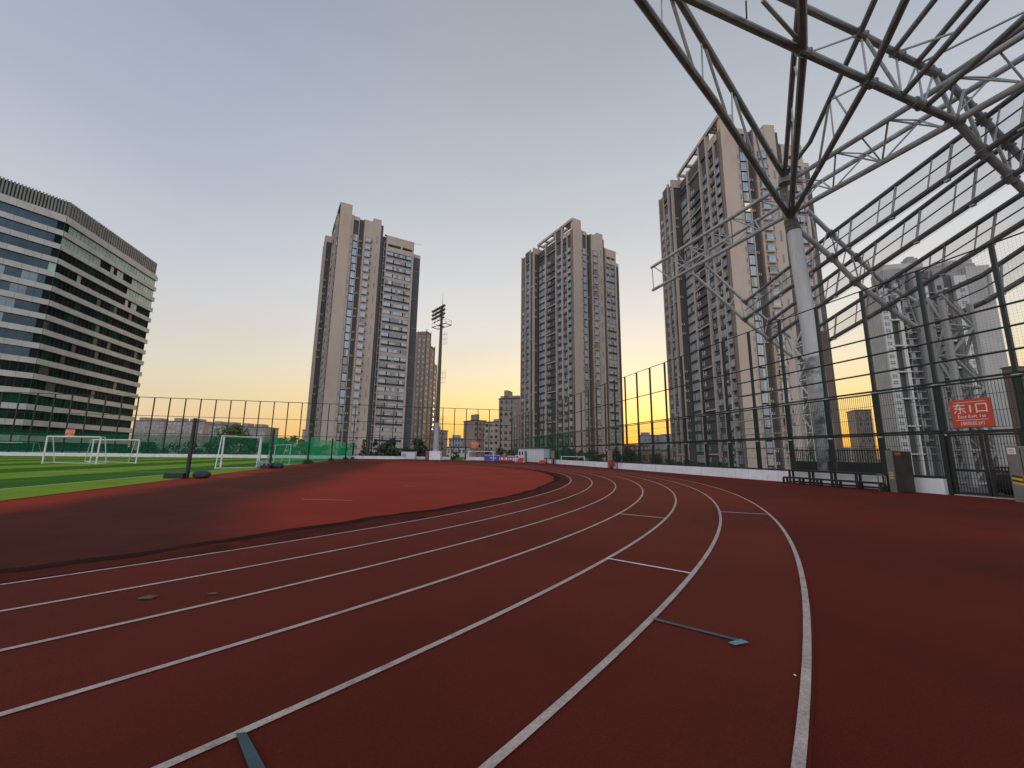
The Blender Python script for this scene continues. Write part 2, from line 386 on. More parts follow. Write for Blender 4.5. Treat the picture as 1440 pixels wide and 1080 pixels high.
# ------------------------------------------------------------------ low walls
def low_wall(label, segs, along_s):
    t = empty('low_wall', P(segs[0][0], FW - .2) if along_s else P(FS - .3, segs[0][0]), label, 'wall')
    core = MB('joint'); mb = MB('white' if 0 else 'wall')
    for a, b in segs:
        n = max(1, round((b - a) / 1.25)); d = (b - a) / n
        for i in range(n):
            x0 = a + d * i + .012; x1 = a + d * (i + 1) - .012
            if along_s: mb.swbox(x0, x1, FW - .32, FW - .04, 0, .68)
            else: mb.swbox(FS - .45, FS - .17, x0, x1, 0, .68)
        if along_s: core.swbox(a + .02, b - .02, FW - .29, FW - .07, 0, .655)
        else: core.swbox(FS - .42, FS - .2, a + .02, b - .02, 0, .655)
    part('slab', mb, t); part('core', core, t); return t
low_wall('low white slab wall under the tall green fence on the right', [(13.95, 101.3)], True)
low_wall('low white slab wall along the far end of the pitch', [(-97, 8.2), (12.0, 23.0)], False)

# ------------------------------------------------------------------ tall fences
def post(mb, p, h, lower, wl, wu):
    mb.use('fence')
    d = wl / 2
    for k in (-1, 1):
        c = p + ES * (k * d * .62)
        mb.obox(c - ES * (d * .3) - EW * .05, EW * .1, ES * (d * .6), Vector((0, 0, lower)))
    d = wu / 2
    mb.obox(p - ES * d - EW * d + Vector((0, 0, .0)), EW * wu, ES * wu, Vector((0, 0, h)))
    mb.use('clamp')
    for z in (2.1, lower - .02): mb.obox(p - ES * .13 - EW * .09 + Vector((0, 0, z)), EW * .15, ES * .26, Vector((0, 0, .09)))
fr = empty('perimeter_fence', P(13.9, FW, .5), 'tall dark green wire mesh fence along the right side of the track', 'fence')
S0 = 13.85; DS = 2.65; S_posts = [S0 + DS * i for i in range(-3, 34)]; HR = 10.6
for i, s in enumerate(S_posts):
    mb = MB('fence'); post(mb, P(s, FW, .5), HR - .5, 4.45, .32, .14); part('post', mb, fr)
for z, r in ((10.58, .035), (7.85, .045), (5.02, .05), (4.88, .04), (2.82, .05), (2.72, .04), (.74, .05)):
    mb = MB('fence'); a = S_posts[0] if z > 2.9 else 13.9
    mb.tube(P(a, FW - .08, z), P(S_posts[-1] + 1.6, FW - .08, z), r, n=6)
    part('rail', mb, fr)
for z in (6.95, 5.98):
    mb = MB('fence'); mb.tube(P(S_posts[0], FW - .02, z), P(S0 + 4.55 * DS, FW - .02, z), .045, n=6); part('rail', mb, fr)
for i, (a, b) in enumerate(zip(S_posts, S_posts[1:])):
    if b < 12: z0 = 2.9
    elif a < 13: z0 = 2.9
    else: z0 = .78
    mb = MB('wire'); n = 25 if a < 45 else 18; rw = .0085 if a < 45 else .009
    for j in range(1, n):
        s = a + (b - a) * j / n
        mb.obox(P(s - rw, FW - .1, z0), EW * .008, ES * (2 * rw), Vector((0, 0, 4.9 - z0)))
    z = z0
    while z < 4.9:
        mb.obox(P(a, FW - .105, z), EW * .008, ES * (b - a), Vector((0, 0, .02))); z += .69
    part('wire_panel', mb, fr)
    if a < 15:
        mb = MB('wire'); n = 22
        for j in range(1, n):
            s = a + (b - a) * j / n; mb.obox(P(s, FW + .02, 5.0), EW * .003, ES * .003, Vector((0, 0, 5.55)))
        for j in range(44): mb.obox(P(a, FW + .02, 5.05 + j * .125), EW * .003, ES * (b - a), Vector((0, 0, .003)))
        part('cord_net', mb, fr)
HF = 12.5
ff = empty('perimeter_fence', P(FS, 0, .5), 'tall thin dark fence across the far end with a green screen', 'fence')
w = FW; W_posts = []
while w > -100: W_posts.append(w); w -= 2.9
for w in W_posts:
    mb = MB('fence'); mb.obox(P(FS - .09, w - .09, .3), EW * .18, ES * .18, Vector((0, 0, HF - .3))); part('post', mb, ff)
for z, r in ((HF, .07), (8.6, .055), (4.9, .06), (2.4, .05)):
    mb = MB('fence'); mb.tube(P(FS - .1, FW, z), P(FS - .1, -100, z), r, n=6); part('rail', mb, ff)
mb = MB('scrim'); mb.face([P(FS + .05, -26, .7), P(FS + .05, -100, .7), P(FS + .05, -100, 4.6), P(FS + .05, -26, 4.6)])
part('green_screen', mb, ff)
mb = MB('scrim'); mb.face([P(62, FW + .06, .7), P(80, FW + .06, .7), P(80, FW + .06, 5.0), P(62, FW + .06, 5.0)])
part('green_screen', mb, fr)
# dark gate frame in the far fence
t = empty('gate_frame', P(FS - .6, 10.1), 'dark steel gate frame standing in the far wall gap', 'gate')
mb = MB('fence_dark')
for w in (8.3, 10.1, 11.9): mb.swbox(FS - .7, FS - .5, w - .08, w + .08, 0, 3.0)
mb.swbox(FS - .7, FS - .5, 8.22, 11.98, 3.0, 3.15); part('frame', mb, t)
mb = MB('wire')
for i in range(18): mb.swbox(FS - .61, FS - .59, 8.4 + i * .195, 8.42 + i * .195, .1, 3.0)
part('wire_panel', mb, t)

# ------------------------------------------------------------------ lettering
def letters(name, txt, size, m, parent, loc, rot, align='CENTER', ext=.004):
    cu = bpy.data.curves.new(name, 'FONT'); cu.body = txt; cu.size = size; cu.align_x = align; cu.align_y = 'CENTER'; cu.extrude = ext
    cu.materials.append(M[m]); tmp = bpy.data.objects.new('tmp_text', cu); COL.objects.link(tmp)
    me = bpy.data.meshes.new_from_object(tmp.evaluated_get(bpy.context.evaluated_depsgraph_get())); bpy.data.objects.remove(tmp); me.name = name
    o = bpy.data.objects.new(name, me); COL.objects.link(o); o.parent = parent; o.location = loc; o.rotation_euler = rot; return o
def sign_board(loc, rotz, w, h, m, label, lines, rules=()):
    """board facing local -y"""
    t = empty('exit_sign', loc, label, 'sign', None, rotz)
    mb = MB(m); mb.box(-w / 2, w / 2, -.03, .0, 0, h); part('board', mb, t, False)
    for txt, z, sz in lines: letters('lettering', txt, sz, 'white', t, (0, -.034, z), (R(90), 0, 0))
    if rules:
        mb = MB('white')
        for z in rules: mb.box(-w * .4, w * .4, -.034, -.03, z - .008, z + .008)
        part('rule', mb, t, False)
    return t
FROT = SROT - R(90)                      # local -y faces the track (towards -w)
FROT = math.atan2(ES.y, ES.x) - R(180)   # local x runs along -s (left to right as seen from the track)
sl = onW(1338, 580, FW - .2); sr = onW(1396, 580, FW - .2)
ss0, ss1 = sw(sl)[0], sw(sr)[0]; sc_ = (ss0 + ss1) / 2
zt = onW(1366, 561, FW - .2).z; zb = onW(1367, 601, FW - .2).z
sign_board(P(sc_, FW - .2, zb), FROT, abs(ss1 - ss0), zt - zb, 'sign', 'red exit sign with white Chinese lettering on the fence above the gate',
           [('东1口', (zt - zb) * .645, (zt - zb) * .40), ('East Exit 1st', (zt - zb) * .385, (zt - zb) * .155), ('（朝阳区2F）', (zt - zb) * .13, (zt - zb) * .14)], ((zt - zb) * .9, (zt - zb) * .265))
fr2 = math.atan2(EW.y, EW.x)
for (px, py, lab, txt) in ((667, 630, 'orange exit sign on the far fence left of the white cabin', '北1口'), (97.5, 614.5, 'orange exit sign on the far fence behind the left goals', '西1口')):
    d = ray(px, py); p = CAMP + d * ((FS - .5) / d.dot(ES)); p.z = height_at(p, py)
    sign_board(p, fr2, 1.75 if px > 500 else 1.6, 1.55, 'orange', lab, [(txt, 1.05, .62), ('Exit', .5, .32)], (.3,))

# ------------------------------------------------------------------ floodlight mast
b = gnd(612.5, 645.7); b = Vector((b.x, b.y, 0)) * (97.5 / b.dot(ES))
H_pl = height_at(b, 459); H_top = height_at(b, 431); H_ant = height_at(b, 413)
t = empty('floodlight_mast', b, 'tall brown floodlight mast with lamp rack and service platform', 'floodlight')
mb = MB('white'); mb.use('wall'); mb.box(b.x - 1.25, b.x + 1.25, b.y - 1.2, b.y + 1.2, 0, 1.95); part('plinth', mb, t)
mb = MB('mastb'); mb.tube(b + Vector((0, 0, 1.9)), b + Vector((0, 0, 8.5)), .68, .56, 14); part('lower_pole', mb, t, smooth=False)
mb = MB('mast'); mb.tube(b + Vector((0, 0, 8.5)), b + Vector((0, 0, H_top)), .54, .29, 14); part('pole', mb, t)
mb = MB('mast'); mb.tube(b + Vector((0, 0, H_top)), b + Vector((.1, 0, H_ant)), .06, .025, 6); part('antenna', mb, t)
ra = Vector((math.cos(R(-42)), math.sin(R(-42)), 0)); rb = Vector((-ra.y, ra.x, 0))
mb = MB('mast')
c = b + Vector((0, 0, H_pl))
for sd in (-1, 1):
    o = c + ra * (sd * 1.35 + .15)
    for q in (-1, 1):
        mb.tube(o - ra * 1.2 + rb * q * .95, o + ra * 1.2 + rb * q * .95, .10, n=6); mb.tube(o - rb * .95 + ra * q * 1.2, o + rb * .95 + ra * q * 1.2, .10, n=6)
        mb.tube(o + ra * sd * 1.2 + rb * q * .95, o + ra * sd * 1.2 + rb * q * .95 + Vector((0, 0, 1.1)), .035, n=5)
        mb.tube(o + rb * q * .95 - ra * 1.2 + Vector((0, 0, 1.1)), o + rb * q * .95 + ra * 1.2 + Vector((0, 0, 1.1)), .025, n=5)
    mb.tube(o - rb * .95 + ra * sd * 1.2 + Vector((0, 0, 1.1)), o + rb * .95 + ra * sd * 1.2 + Vector((0, 0, 1.1)), .03, n=5)
part('platform', mb, t)
mb = MB('mast'); la = Vector((math.cos(R(-52)), math.sin(R(-52)), 0)); lb = Vector((-la.y, la.x, 0)); lo = b - la * .75
rows = [(H_top - .15, 0), (H_top - 1.15, .25), (H_top - 2.15, .5), (H_top - 3.2, .9)]
for z, f in rows: mb.tube(lo + Vector((0, 0, z)) - la * 3.0, lo + Vector((0, 0, z)) + la * 2.5, .07, n=6)
for x in (-2.2, -.2, 1.8): mb.tube(lo + la * x + Vector((0, 0, H_top)), lo + la * x + Vector((0, 0, H_top - 3.3)), .06, n=6)
part('rack', mb, t)
lamp = MB('mast'); lamp.tube((0, .22, .05), (0, -.3, -.22), .25, .34, 10); lm = lamp.mesh('lamp')
for k, (z, f) in enumerate(rows):
    for j in range(7):
        if k == 3 and j in (0, 2, 4): continue
        o = link('lamp', lm, t, lo - b + Vector((0, 0, z - .1)) + la * (-3.1 + j * .92) - lb * .3); o.rotation_euler.z = R(-52)
        if k == 3: o.scale = (.6, .6, .6)
mb = MB('mast')
for z0 in (H_pl - 4.5, H_pl - 14, H_pl - 25):
    for dz in (0, 1.2, 2.4): mb.tube(b + Vector((.5, -.3, z0 + dz)), b + Vector((1.5, -.3, z0 + dz)), .04, n=4)
    for x in (.9, 1.5): mb.tube(b + Vector((x, -.3, z0)), b + Vector((x, -.3, z0 + 3.2)), .035, n=4)
part('ladder', mb, t)

# ------------------------------------------------------------------ goals
def goal(a, c, h, depth, label, r=.055, group='white football goals on the pitch', low=False):
    """posts at a and c, frame going back by depth (vector)"""
    a = Vector(a); c = Vector(c); t = empty('football_goal', (a + c) / 2, label, 'goal', group); up = Vector((0, 0, h))
    for p in (a, c):
        mb = MB('goal'); mb.tube(p, p + up, r, n=8); part('upright', mb, t)
    mb = MB('goal'); mb.tube(a + up, c + up, r, n=8); part('crossbar', mb, t)
    mb = MB('goal'); q = r * .55
    for p in (a, c):
        mb.tube(p + Vector((0, 0, q)), p + depth + Vector((0, 0, q)), q, n=6); mb.tube(p + depth, p + depth * .45 + up, q, n=6); mb.tube(p + up, p + depth * .45 + up, q, n=6)
    mb.tube(a + depth + Vector((0, 0, q)), c + depth + Vector((0, 0, q)), q, n=6); mb.tube(a + depth * .45 + up, c + depth * .45 + up, q, n=6)
    part('back_frame', mb, t); return t
def onpix(px, py): v = gnd(px, py); return Vector((v.x, v.y, .02))
def toward(px, Y, row=638): d = ray(px, row); return Vector((d.x * Y / d.y, Y, .02))
g1 = toward(62, 42.0); g2 = toward(137.5, 42.4)
goal(g1, g2, 2.72, (toward(79, 43.6) - g1), 'white goal nearest the left edge, standing in front', .075)
g1 = toward(128.5, 47.0); g2 = toward(193, 46.0)
goal(g1, g2, 2.55, (toward(182, 48.5) - g2), 'white goal partly behind the front left goal', .065)
g1 = toward(-30, 80.0); g2 = toward(45, 83.0)
goal(g1, g2, 2.55, (toward(59, 83.5) - g2), 'small far white goal at the left edge by the wall', .075)
g1 = Vector((-25.9, 37.3, .02)); g2 = toward(365.5, 41.0)
goal(g1, g2, 2.8, Vector((-1.2, -1.2, 0)) * 0 + (toward(361.5, 37.8) - g2) * .8, 'larger white goal between the first two net poles', .075)
g1 = toward(386, 56.0); g2 = toward(408, 49.0)
goal(g1, g2, 2.3, Vector((-1.3, .5, 0)), 'pale white goal seen through the green net', .05)
for (a, c, h, dp, lab) in ((658.5, 694, 2.0, Vector((-1.6, 4, 0)), 'small white goal left of the blue board'), (697, 722, 1.05, Vector((1.5, 2, 0)), 'small white goal in front of the red boards'), (725, 737, 1.25, Vector((.3, 1.3, 0)), 'small white goal beside the white cabin')):
    g1 = toward(a, 91.0 if a < 720 else 77.5); g2 = toward(c, 88.5 if a < 720 else 76.5); goal(g1, g2, h, dp, lab, .07, 'small white goals by the far wall')
g1 = P(61.5, FW - 1.2, .02); g2 = P(53.5, FW - .75, .02)
goal(g1, g2, 1.25, EW * .45 + ES * 2.0, 'white goal frame leaning along the right wall', .05, 'small white goals by the far wall')

# ------------------------------------------------------------------ net poles along the pitch edge
poles = [(267, 23.1, 3.32, .10), (381, 38.0, 3.55, .105), (433.5, 53.5, 3.8, .11), (466, 70, 3.75, .115), (486, 85, 3.7, .12), (496.5, 96, 3.6, .12)]
ords = ['nearest, on a box weight', 'second, with pale bags', 'third', 'fourth', 'fifth', 'sixth and farthest']
pp = []
for i, (px, Y, h, r) in enumerate(poles):
    d = ray(px, 640); p = Vector((d.x * Y / d.y, Y, 0)); pp.append(p)
    t = empty('net_pole', p, 'black net pole on the pitch edge, %s from the camera' % ords[i], 'pole', 'black net poles along the pitch edge')
    mb = MB('fence_dark'); mb.tube(p, p + Vector((.02, 0, h)), r, n=10); part('pole', mb, t)
    mb = MB('rubber')
    if i == 0: mb.obox(p - Vector((.92, .45, 0)), Vector((.95, .12, 0)), Vector((-.1, .5, 0)), Vector((0, 0, .3)))
    else:
        mb.obox(p - EW * .35 - ES * 1.4, EW * .7, ES * 2.8, Vector((0, 0, .28))); mb.obox(p - EW * .25 - ES * 1.0 + Vector((0, 0, .28)), EW * .5, ES * 2.0, Vector((0, 0, .17)))
    part('base_weight', mb, t)
def sandbag(p, rz, m, label, sx=.5, sy=.3, sz=.22):
    mb = MB(m); N, K = 14, 8; q = random.Random(label)
    pts = [[None] * N for _ in range(K + 1)]
    for k in range(K + 1):
        f = math.pi * (k / K - .5)
        for j in range(N):
            a = 2 * math.pi * j / N; e = 1 + q.uniform(-.05, .05)
            cs = lambda v: math.copysign(abs(v) ** .7, v)
            x = sx * cs(math.cos(f)) * cs(math.cos(a)) * e; y = sy * cs(math.cos(f)) * cs(math.sin(a)) * e; z = sz * (1 + math.copysign(abs(math.sin(f)) ** .8, math.sin(f))) * .5
            pts[k][j] = Vector((p.x + x * math.cos(rz) - y * math.sin(rz), p.y + x * math.sin(rz) + y * math.cos(rz), z + .0))
    for k in range(K):
        for j in range(N): mb.face([pts[k][j], pts[k][(j + 1) % N], pts[k + 1][(j + 1) % N], pts[k + 1][j]])
    return single('sandbag', mb, p, label, 'sandbag', 'weights at the net poles', True)
sandbag(pp[0] + Vector((.55, .35, 0)), .5, 'gbag', 'dark green rounded weight bag right of the nearest pole', .42, .34, .42)
sandbag(pp[1] + Vector((-.45, -.5, 0)), .3, 'bag', 'pale grey blue weight bag left of the second pole', .4, .3, .65)
sandbag(pp[1] + Vector((.1, -.7, 0)), -.2, 'bag', 'pale grey blue weight bag in front of the second pole', .35, .28, .55)
sandbag(pp[1] + Vector((.9, -.3, 0)), .1, 'gbag', 'dark green weight bag right of the second pole', .5, .35, .5)
def net(pts, z0s, z1s, m, label):
    mb = MB(m); q = random.Random(2)
    for (a, b, z0, z1) in zip(pts, pts[1:], z0s, z1s):
        N = 8
        for i in range(N):
            u0, u1 = i / N, (i + 1) / N; sag = lambda u: -.25 * 4 * u * (1 - u)
            bow = lambda u: EW * (.1 * math.sin(u * 9) - .28)
            p = a.lerp(b, u0) + bow(u0); r_ = a.lerp(b, u1) + bow(u1)
            mb.face([p + Vector((0, 0, z0)), r_ + Vector((0, 0, z0)), r_ + Vector((0, 0, z1 + sag(u1))), p + Vector((0, 0, z1 + sag(u0)))])
    return single('barrier_net', mb, pts[0], label, 'net')
net(pp[2:6], [.1] * 3, [3.55] * 3, 'net', 'bright green net hung between the four far poles')
net(pp[1:3], [.1], [2.9], 'net_thin', 'thin see through green net between second and third poles')

# ------------------------------------------------------------------ things by the far wall
def boxat(px0, px1, Y, z0, z1, m, dy=.3):
    a = toward(px0, Y); b = toward(px1, Y); mb = MB(m); mb.box(a.x, b.x, Y, Y + dy, z0, z1); return mb, Vector(((a.x + b.x) / 2, Y + dy / 2, 0))
mb, p = boxat(681, 702.5, 89.5, .1, 1.2, 'blue', .12)
t = empty('advert_board', p, 'blue advertising board with white lettering by the far wall', 'board'); part('board', mb, t)
mb = MB('white'); mb.box(p.x - 1.65, p.x + 1.65, p.y - .07, p.y + .07, 1.2, 1.3); part('edge', mb, t)
letters('lettering', 'PEAK', .62, 'white', t, (.3, -.075, .6), (R(90), 0, 0))
for i, x in enumerate((703.5, 709.5, 715.5)):
    mb, p = boxat(x, x + 5.3, 89.2, .08, 1.2, 'red', .5)
    t = empty('crowd_barrier', p, 'red plastic barrier block, %s of three beside the blue board' % ('leftmost', 'middle one', 'rightmost')[i], 'barrier', 'red barrier blocks'); part('body', mb, t)
    mb = MB('white'); mb.box(p.x - .22, p.x + .22, p.y - .265, p.y - .25, .3, .75); part('emblem', mb, t)
def slump(px0, px1, Y, h, m, name, label, cat):
    a = toward(px0, Y); b = toward(px1, Y); mb = MB(m); q = random.Random(px0); N = 10; K = 5; w = b.x - a.x; g = []
    for k in range(K + 1):
        row = []
        for j in range(N + 1):
            u = j / N; v = k / K; z = h * (math.sin(math.pi * min(1, max(0, u))) ** .35) * (math.sin(math.pi * v) ** .5) * q.uniform(.85, 1.05) if 0 < k < K and 0 < j < N else 0
            row.append(Vector((a.x + w * u, Y + 1.2 * v, z)))
        g.append(row)
    for k in range(K):
        for j in range(N): mb.face([g[k][j], g[k][j + 1], g[k + 1][j + 1], g[k + 1][j]])
    return single(name, mb, Vector(((a.x + b.x) / 2, Y + .6, 0)), label, cat)
slump(727, 740, 78, .95, 'red', 'gym_mat', 'red covered heap left of the cabin door', 'mat')
slump(757, 768, 71, .6, 'red', 'gym_mat', 'low red heap in front of the cabin corner', 'mat')
slump(639, 656, 95, .8, 'turf', 'tarpaulin', 'folded green tarpaulin heap by the gate frame', 'tarpaulin')
# white cabin
a = toward(728.5, 81); b = toward(764.5, 74); d = (b - a); L = d.length; ang = math.atan2(d.y, d.x)
t = empty('site_cabin', a, 'white site cabin with grey roof by the corner', 'cabin', None, ang)
mb = MB('cabin'); mb.box(0, L, 0, 1.6, .1, 2.5); part('wall', mb, t, False)
mb = MB('cabroof'); mb.box(-.12, L + .12, -.15, 1.75, 2.51, 2.66); part('roof', mb, t, False)
for x in (.35, 1.3):
    mb = MB('g2'); mb.box(x, x + .5, -.03, .0, 1.3, 2.0); part('window', mb, t, False)
mb = MB('metal'); mb.box(2.3, 3.1, -.04, -.005, .15, 2.1); part('door', mb, t, False)
mb = MB('joint')
for i in range(12): mb.box(.2 + i * L / 12, .225 + i * L / 12, -.012, -.002, .12, 2.5)
part('seam', mb, t, False)
mb = MB('rubber'); mb.box(0.1, L - .1, .1, 1.5, 0, .1); part('base', mb, t, False)
# grey white box left of mast
mb, p = boxat(564.5, 583.5, 96.5, .1, 1.75, 'cabin', 1.6)
t = empty('equipment_crate', p, 'pale grey crate left of the mast plinth', 'crate'); part('body', mb, t)
mb, _ = boxat(564.2, 583.8, 96.4, 1.75, 1.86, 'metal', 1.8); part('lid', mb, t)
mb, _ = boxat(566, 571, 96.44, .6, 1.3, 'farg', .05); part('panel', mb, t)
mb, p = boxat(598.5, 603.5, 98, 0, 1.9, 'farr', .8)
t = empty('storage_cabinet', p, 'brown red box cabinet between the crate and mast', 'cabinet'); part('body', mb, t)
mb, _ = boxat(598.3, 603.7, 97.95, 1.9, 2.0, 'brown', .9); part('lid', mb, t)
# cabinets by the right wall
def cabinet(s, w, sx, wx, h, m, label, extra=None):
    t = empty('control_cabinet', P(s, w), label, 'cabinet'); mb = MB(m); mb.swbox(s - sx / 2, s + sx / 2, w - wx / 2, w + wx / 2, .06, h); part('body', mb, t)
    mb = MB('metald'); mb.swbox(s - sx / 2 - .03, s + sx / 2 + .03, w - wx / 2 - .03, w + wx / 2 + .03, h, h + .04); part('cap', mb, t)
    mb = MB('rubber'); mb.swbox(s - sx / 2 - .02, s + sx / 2 + .02, w - wx / 2 - .02, w + wx / 2 + .02, 0, .06); part('foot', mb, t); return t
t = cabinet(46.2, FW - .6, .5, .4, 2.2, 'beige2', 'tall tan cabinet against the right wall far away')
mb = MB('white'); mb.swbox(46.4, 46.55, FW - .86, FW - .83, 2.1, 2.3); part('lamp', mb, t)
t = cabinet(67, FW - .8, .55, .4, 2.2, 'beige2', 'tan cabinet by the wall right of the site cabin')
t = empty('hydrant_box', P(45.4, FW - .8), 'red box on a black stand by the right wall', 'box')
mb = MB('red'); mb.swbox(45.2, 45.9, FW - 1.0, FW - .6, .35, .95); part('box', mb, t)
mb = MB('black')
for s in (44.0, 45.3): mb.swbox(s - .05, s + .05, FW - .85, FW - .75, 0, .85)
mb.swbox(43.95, 45.35, FW - .86, FW - .74, .85, .93); part('stand', mb, t)
mb = MB('black')
t = empty('rail_stand', P(72, FW - 1), 'low black rail stand near the cabin corner', 'rail')
for s in (66, 70, 74): mb.swbox(s - .06, s + .06, FW - 1.06, FW - .94, 0, .8)
mb.swbox(65.9, 74.1, FW - 1.06, FW - .94, .8, .9); part('rail', mb, t)
# turnstile cabinets by the gate
p0 = gnd(1252, 691); p1 = gnd(1281, 694)
s0, w0 = sw(p0)
t = empty('turnstile_cabinet', P(15.55, FW - 1.15), 'grey steel turnstile cabinet with hazard marking by the wall end', 'turnstile')
mb = MB('metal'); mb.swbox(15.17, 15.46, FW - 1.35, FW - 1.0, 0, 1.95); part('body', mb, t)
mb = MB('metald'); mb.swbox(14.74, 15.16, FW - 1.3, FW - .85, .05, 1.9); part('door', mb, t)
mb = MB('red'); mb.swbox(14.85, 15.08, FW - 1.31, FW - 1.302, 1.72, 1.84); part('badge', mb, t)
mb = MB('yellow')
for i in range(3): mb.obox(P(15.23, FW - 1.358, .62 + i * .12), ES * .17, EW * .006, Vector((0, 0, .07)))
part('hazard_mark', mb, t)
mb = MB('metal')
mb.path([P(15.6, FW - 1.4, 0), P(15.6, FW - 1.4, .75), P(15.9, FW - 1.4, .8), P(15.9, FW - 1.4, 0)], .025); part('guard_rail', mb, t)
t = empty('turnstile_cabinet', P(11.15, FW - .75), 'grey green cabinet with paper notice at the right edge', 'turnstile')
mb = MB('metal'); mb.swbox(10.95, 11.32, FW - 1.2, FW - .6, 0, 2.08); part('body', mb, t)
mb = MB('metal'); mb.swbox(10.3, 10.9, FW - 1.25, FW - .5, .04, 2.02); part('door', mb, t)
mb = MB('white'); mb.swbox(11.05, 11.28, FW - 1.21, FW - 1.202, 1.78, 2.02); part('notice', mb, t)
mb = MB('red')
for i in range(3): mb.swbox(11.09, 11.24, FW - 1.214, FW - 1.211, 1.83 + i * .06, 1.855 + i * .06)
part('notice_print', mb, t)
mb = MB('yellow', 'black')
for i in range(4):
    mb.use(('yellow', 'black')[i % 2]); mb.obox(P(11.0, FW - 1.206, .62 + i * .08), ES * .28 + Vector((0, 0, .06)), EW * .005, Vector((0, 0, .08)))
part('hazard_mark', mb, t)
# gate leaf under the sign
t = empty('entrance_gate', P(12.6, FW), 'black double leaf entrance gate under the red exit sign', 'gate')
for a, b in ((11.35, 12.5), (12.56, 13.75)):
    mb = MB('fence_dark')
    for s in (a, b - .1): mb.swbox(s, s + .1, FW - .06, FW + .04, .06, 2.66)
    for z in (.08, 1.05, 2.56): mb.swbox(a + .1, b - .1, FW - .05, FW + .03, z, z + .09)
    n = 12
    for i in range(1, n): mb.swbox(a + (b - a) * i / n - .008, a + (b - a) * i / n + .008, FW - .02, FW, .1, 2.6)
    for i in range(1, 9): mb.swbox(a + .1, b - .1, FW - .024, FW - .012, .17 + i * .29, .185 + i * .29)
    part('leaf', mb, t)
mb = MB('fence_dark'); mb.swbox(13.8, 14.0, FW - .12, FW + .08, 0, 2.7); mb.swbox(11.1, 11.32, FW - .12, FW + .08, 0, 2.7); mb.swbox(11.32, 13.8, FW - .1, FW + .06, 2.67, 2.8); part('frame', mb, t)
mb = MB('clamp'); mb.swbox(11.35, 13.8, FW - .1, FW + .1, .0, .035); part('threshold', mb, t)
# bench rails in front of the wall
def bench(sa, sb, w, h, n, label, pr):
    t = empty('steel_bench', P((sa + sb) / 2, w), label, 'bench', 'black steel benches by the wall')
    mb = MB('black'); mb.swbox(sa, sb, w - .17, w + .17, h - .09, h); part('seat', mb, t)
    for i in range(n):
        s = sa + (sb - sa) * i / (n - 1)
        for dw in ((-.13, .13)):
            mb = MB('black'); mb.swbox(s - .05, s + .05, w + dw - .04, w + dw + .04, 0, h - .09); part('leg', mb, t)
    mb = MB('black'); mb.swbox(sa, sb, w + .10, w + .14, .1, .15); part('stretcher', mb, t)
bench(15.6, 21.0, FW - 1.55, .42, 6, 'long low black steel bench nearest the track', 0)
bench(16.0, 21.3, FW - .75, .82, 5, 'taller black steel bench close against the white wall', 0)
# street fence and dark tarp seen through the wire
t = empty('picket_fence', P(22, FW + 3.2, -1), 'black picket fence with solid lower panel behind the wire fence', 'fence')
mb = MB('black'); mb.swbox(18.4, 24.9, FW + 3.15, FW + 3.25, -1, 1.3); part('lower_panel', mb, t)
mb = MB('black')
for i in range(44): mb.swbox(18.4 + i * .15, 18.44 + i * .15, FW + 3.18, FW + 3.22, 1.3, 2.15)
mb.swbox(18.4, 24.9, FW + 3.17, FW + 3.23, 2.0, 2.06); part('picket', mb, t)
t = empty('picket_fence', P(12.4, FW + 4.2, -1), 'black railing in the street behind the entrance gate', 'fence')
mb = MB('black')
for i in range(40): mb.swbox(10 + i * .12, 10.04 + i * .12, FW + 4.18, FW + 4.22, -1, 1.25)
mb.swbox(10, 14.8, FW + 4.17, FW + 4.23, 1.15, 1.22); mb.swbox(10, 14.8, FW + 4.17, FW + 4.23, .1, .16); part('picket', mb, t)
sandbag(P(11.9, FW + 1.5), SROT, 'black', 'black covered bulk behind the right gate leaf', .55, .6, 1.15)
sandbag(P(13.2, FW + 2.6), SROT, 'black', 'black covered bulk behind the left gate leaf', .5, .55, 1.0)
mb = MB('street'); mb.swbox(-10, 28, FW + .8, FW + 9, -6, -.02); struct('terrace', mb, 'grey concrete terrace behind the entrance gate')

# ------------------------------------------------------------------ steel canopy
cp = empty('stadium_canopy', onW(1166, 665, 27) * 1.0, 'grey steel truss canopy on a single tall column above the fence', 'canopy')
cp.location.z = -6
def zl(w):
    if w >= 27: return 19.2 - .69 * (w - 27)
    if w >= 17.4: return 19.2 + (27 - w) * .1875
    return 21.0 + (17.4 - w) * .13
def lay(x, y, up):
    """where the sight line meets the lower (0) or upper (1) layer of the roof frame"""
    d = ray(x, y); lo, hi = .001, .2; k = 2.3 * up
    for _ in range(60):
        m = (lo + hi) / 2; p = CAMP + d * m
        if p.z < zl(p.dot(EW)) + k: lo = m
        else: hi = m
    return CAMP + d * lo
N = onW(1112, 311, 27); NT = onW(1123, 360, 27)
mb = MB('colm'); mb.tube(onW(1144, 503, 27), onW(1116.5, 326, 27), .50, .47, 20, False); part('column', mb, cp, smooth=True)
mb = MB('mould'); lo_ = onW(1166, 665, 27); mb.tube(lo_ + (lo_ - onW(1144, 503, 27)) * .75, onW(1144, 503, 27), .62, .56, 20); part('column_base', mb, cp, smooth=True)
mb = MB('collar'); mb.tube(onW(1116.5, 326, 27), N, .5, .44, 16); part('collar', mb, cp)
mb = MB('steel_dk'); mb.tube(N - Vector((0, 0, .1)), N + Vector((0, 0, .9)), .42, .5, 12); part('node', mb, cp)
n2 = lay(1103, 250, 1); mb = MB('steel_dk'); mb.tube(n2 - Vector((0, 0, .5)), n2 + Vector((0, 0, .35)), .42, .34, 10); part('node', mb, cp)
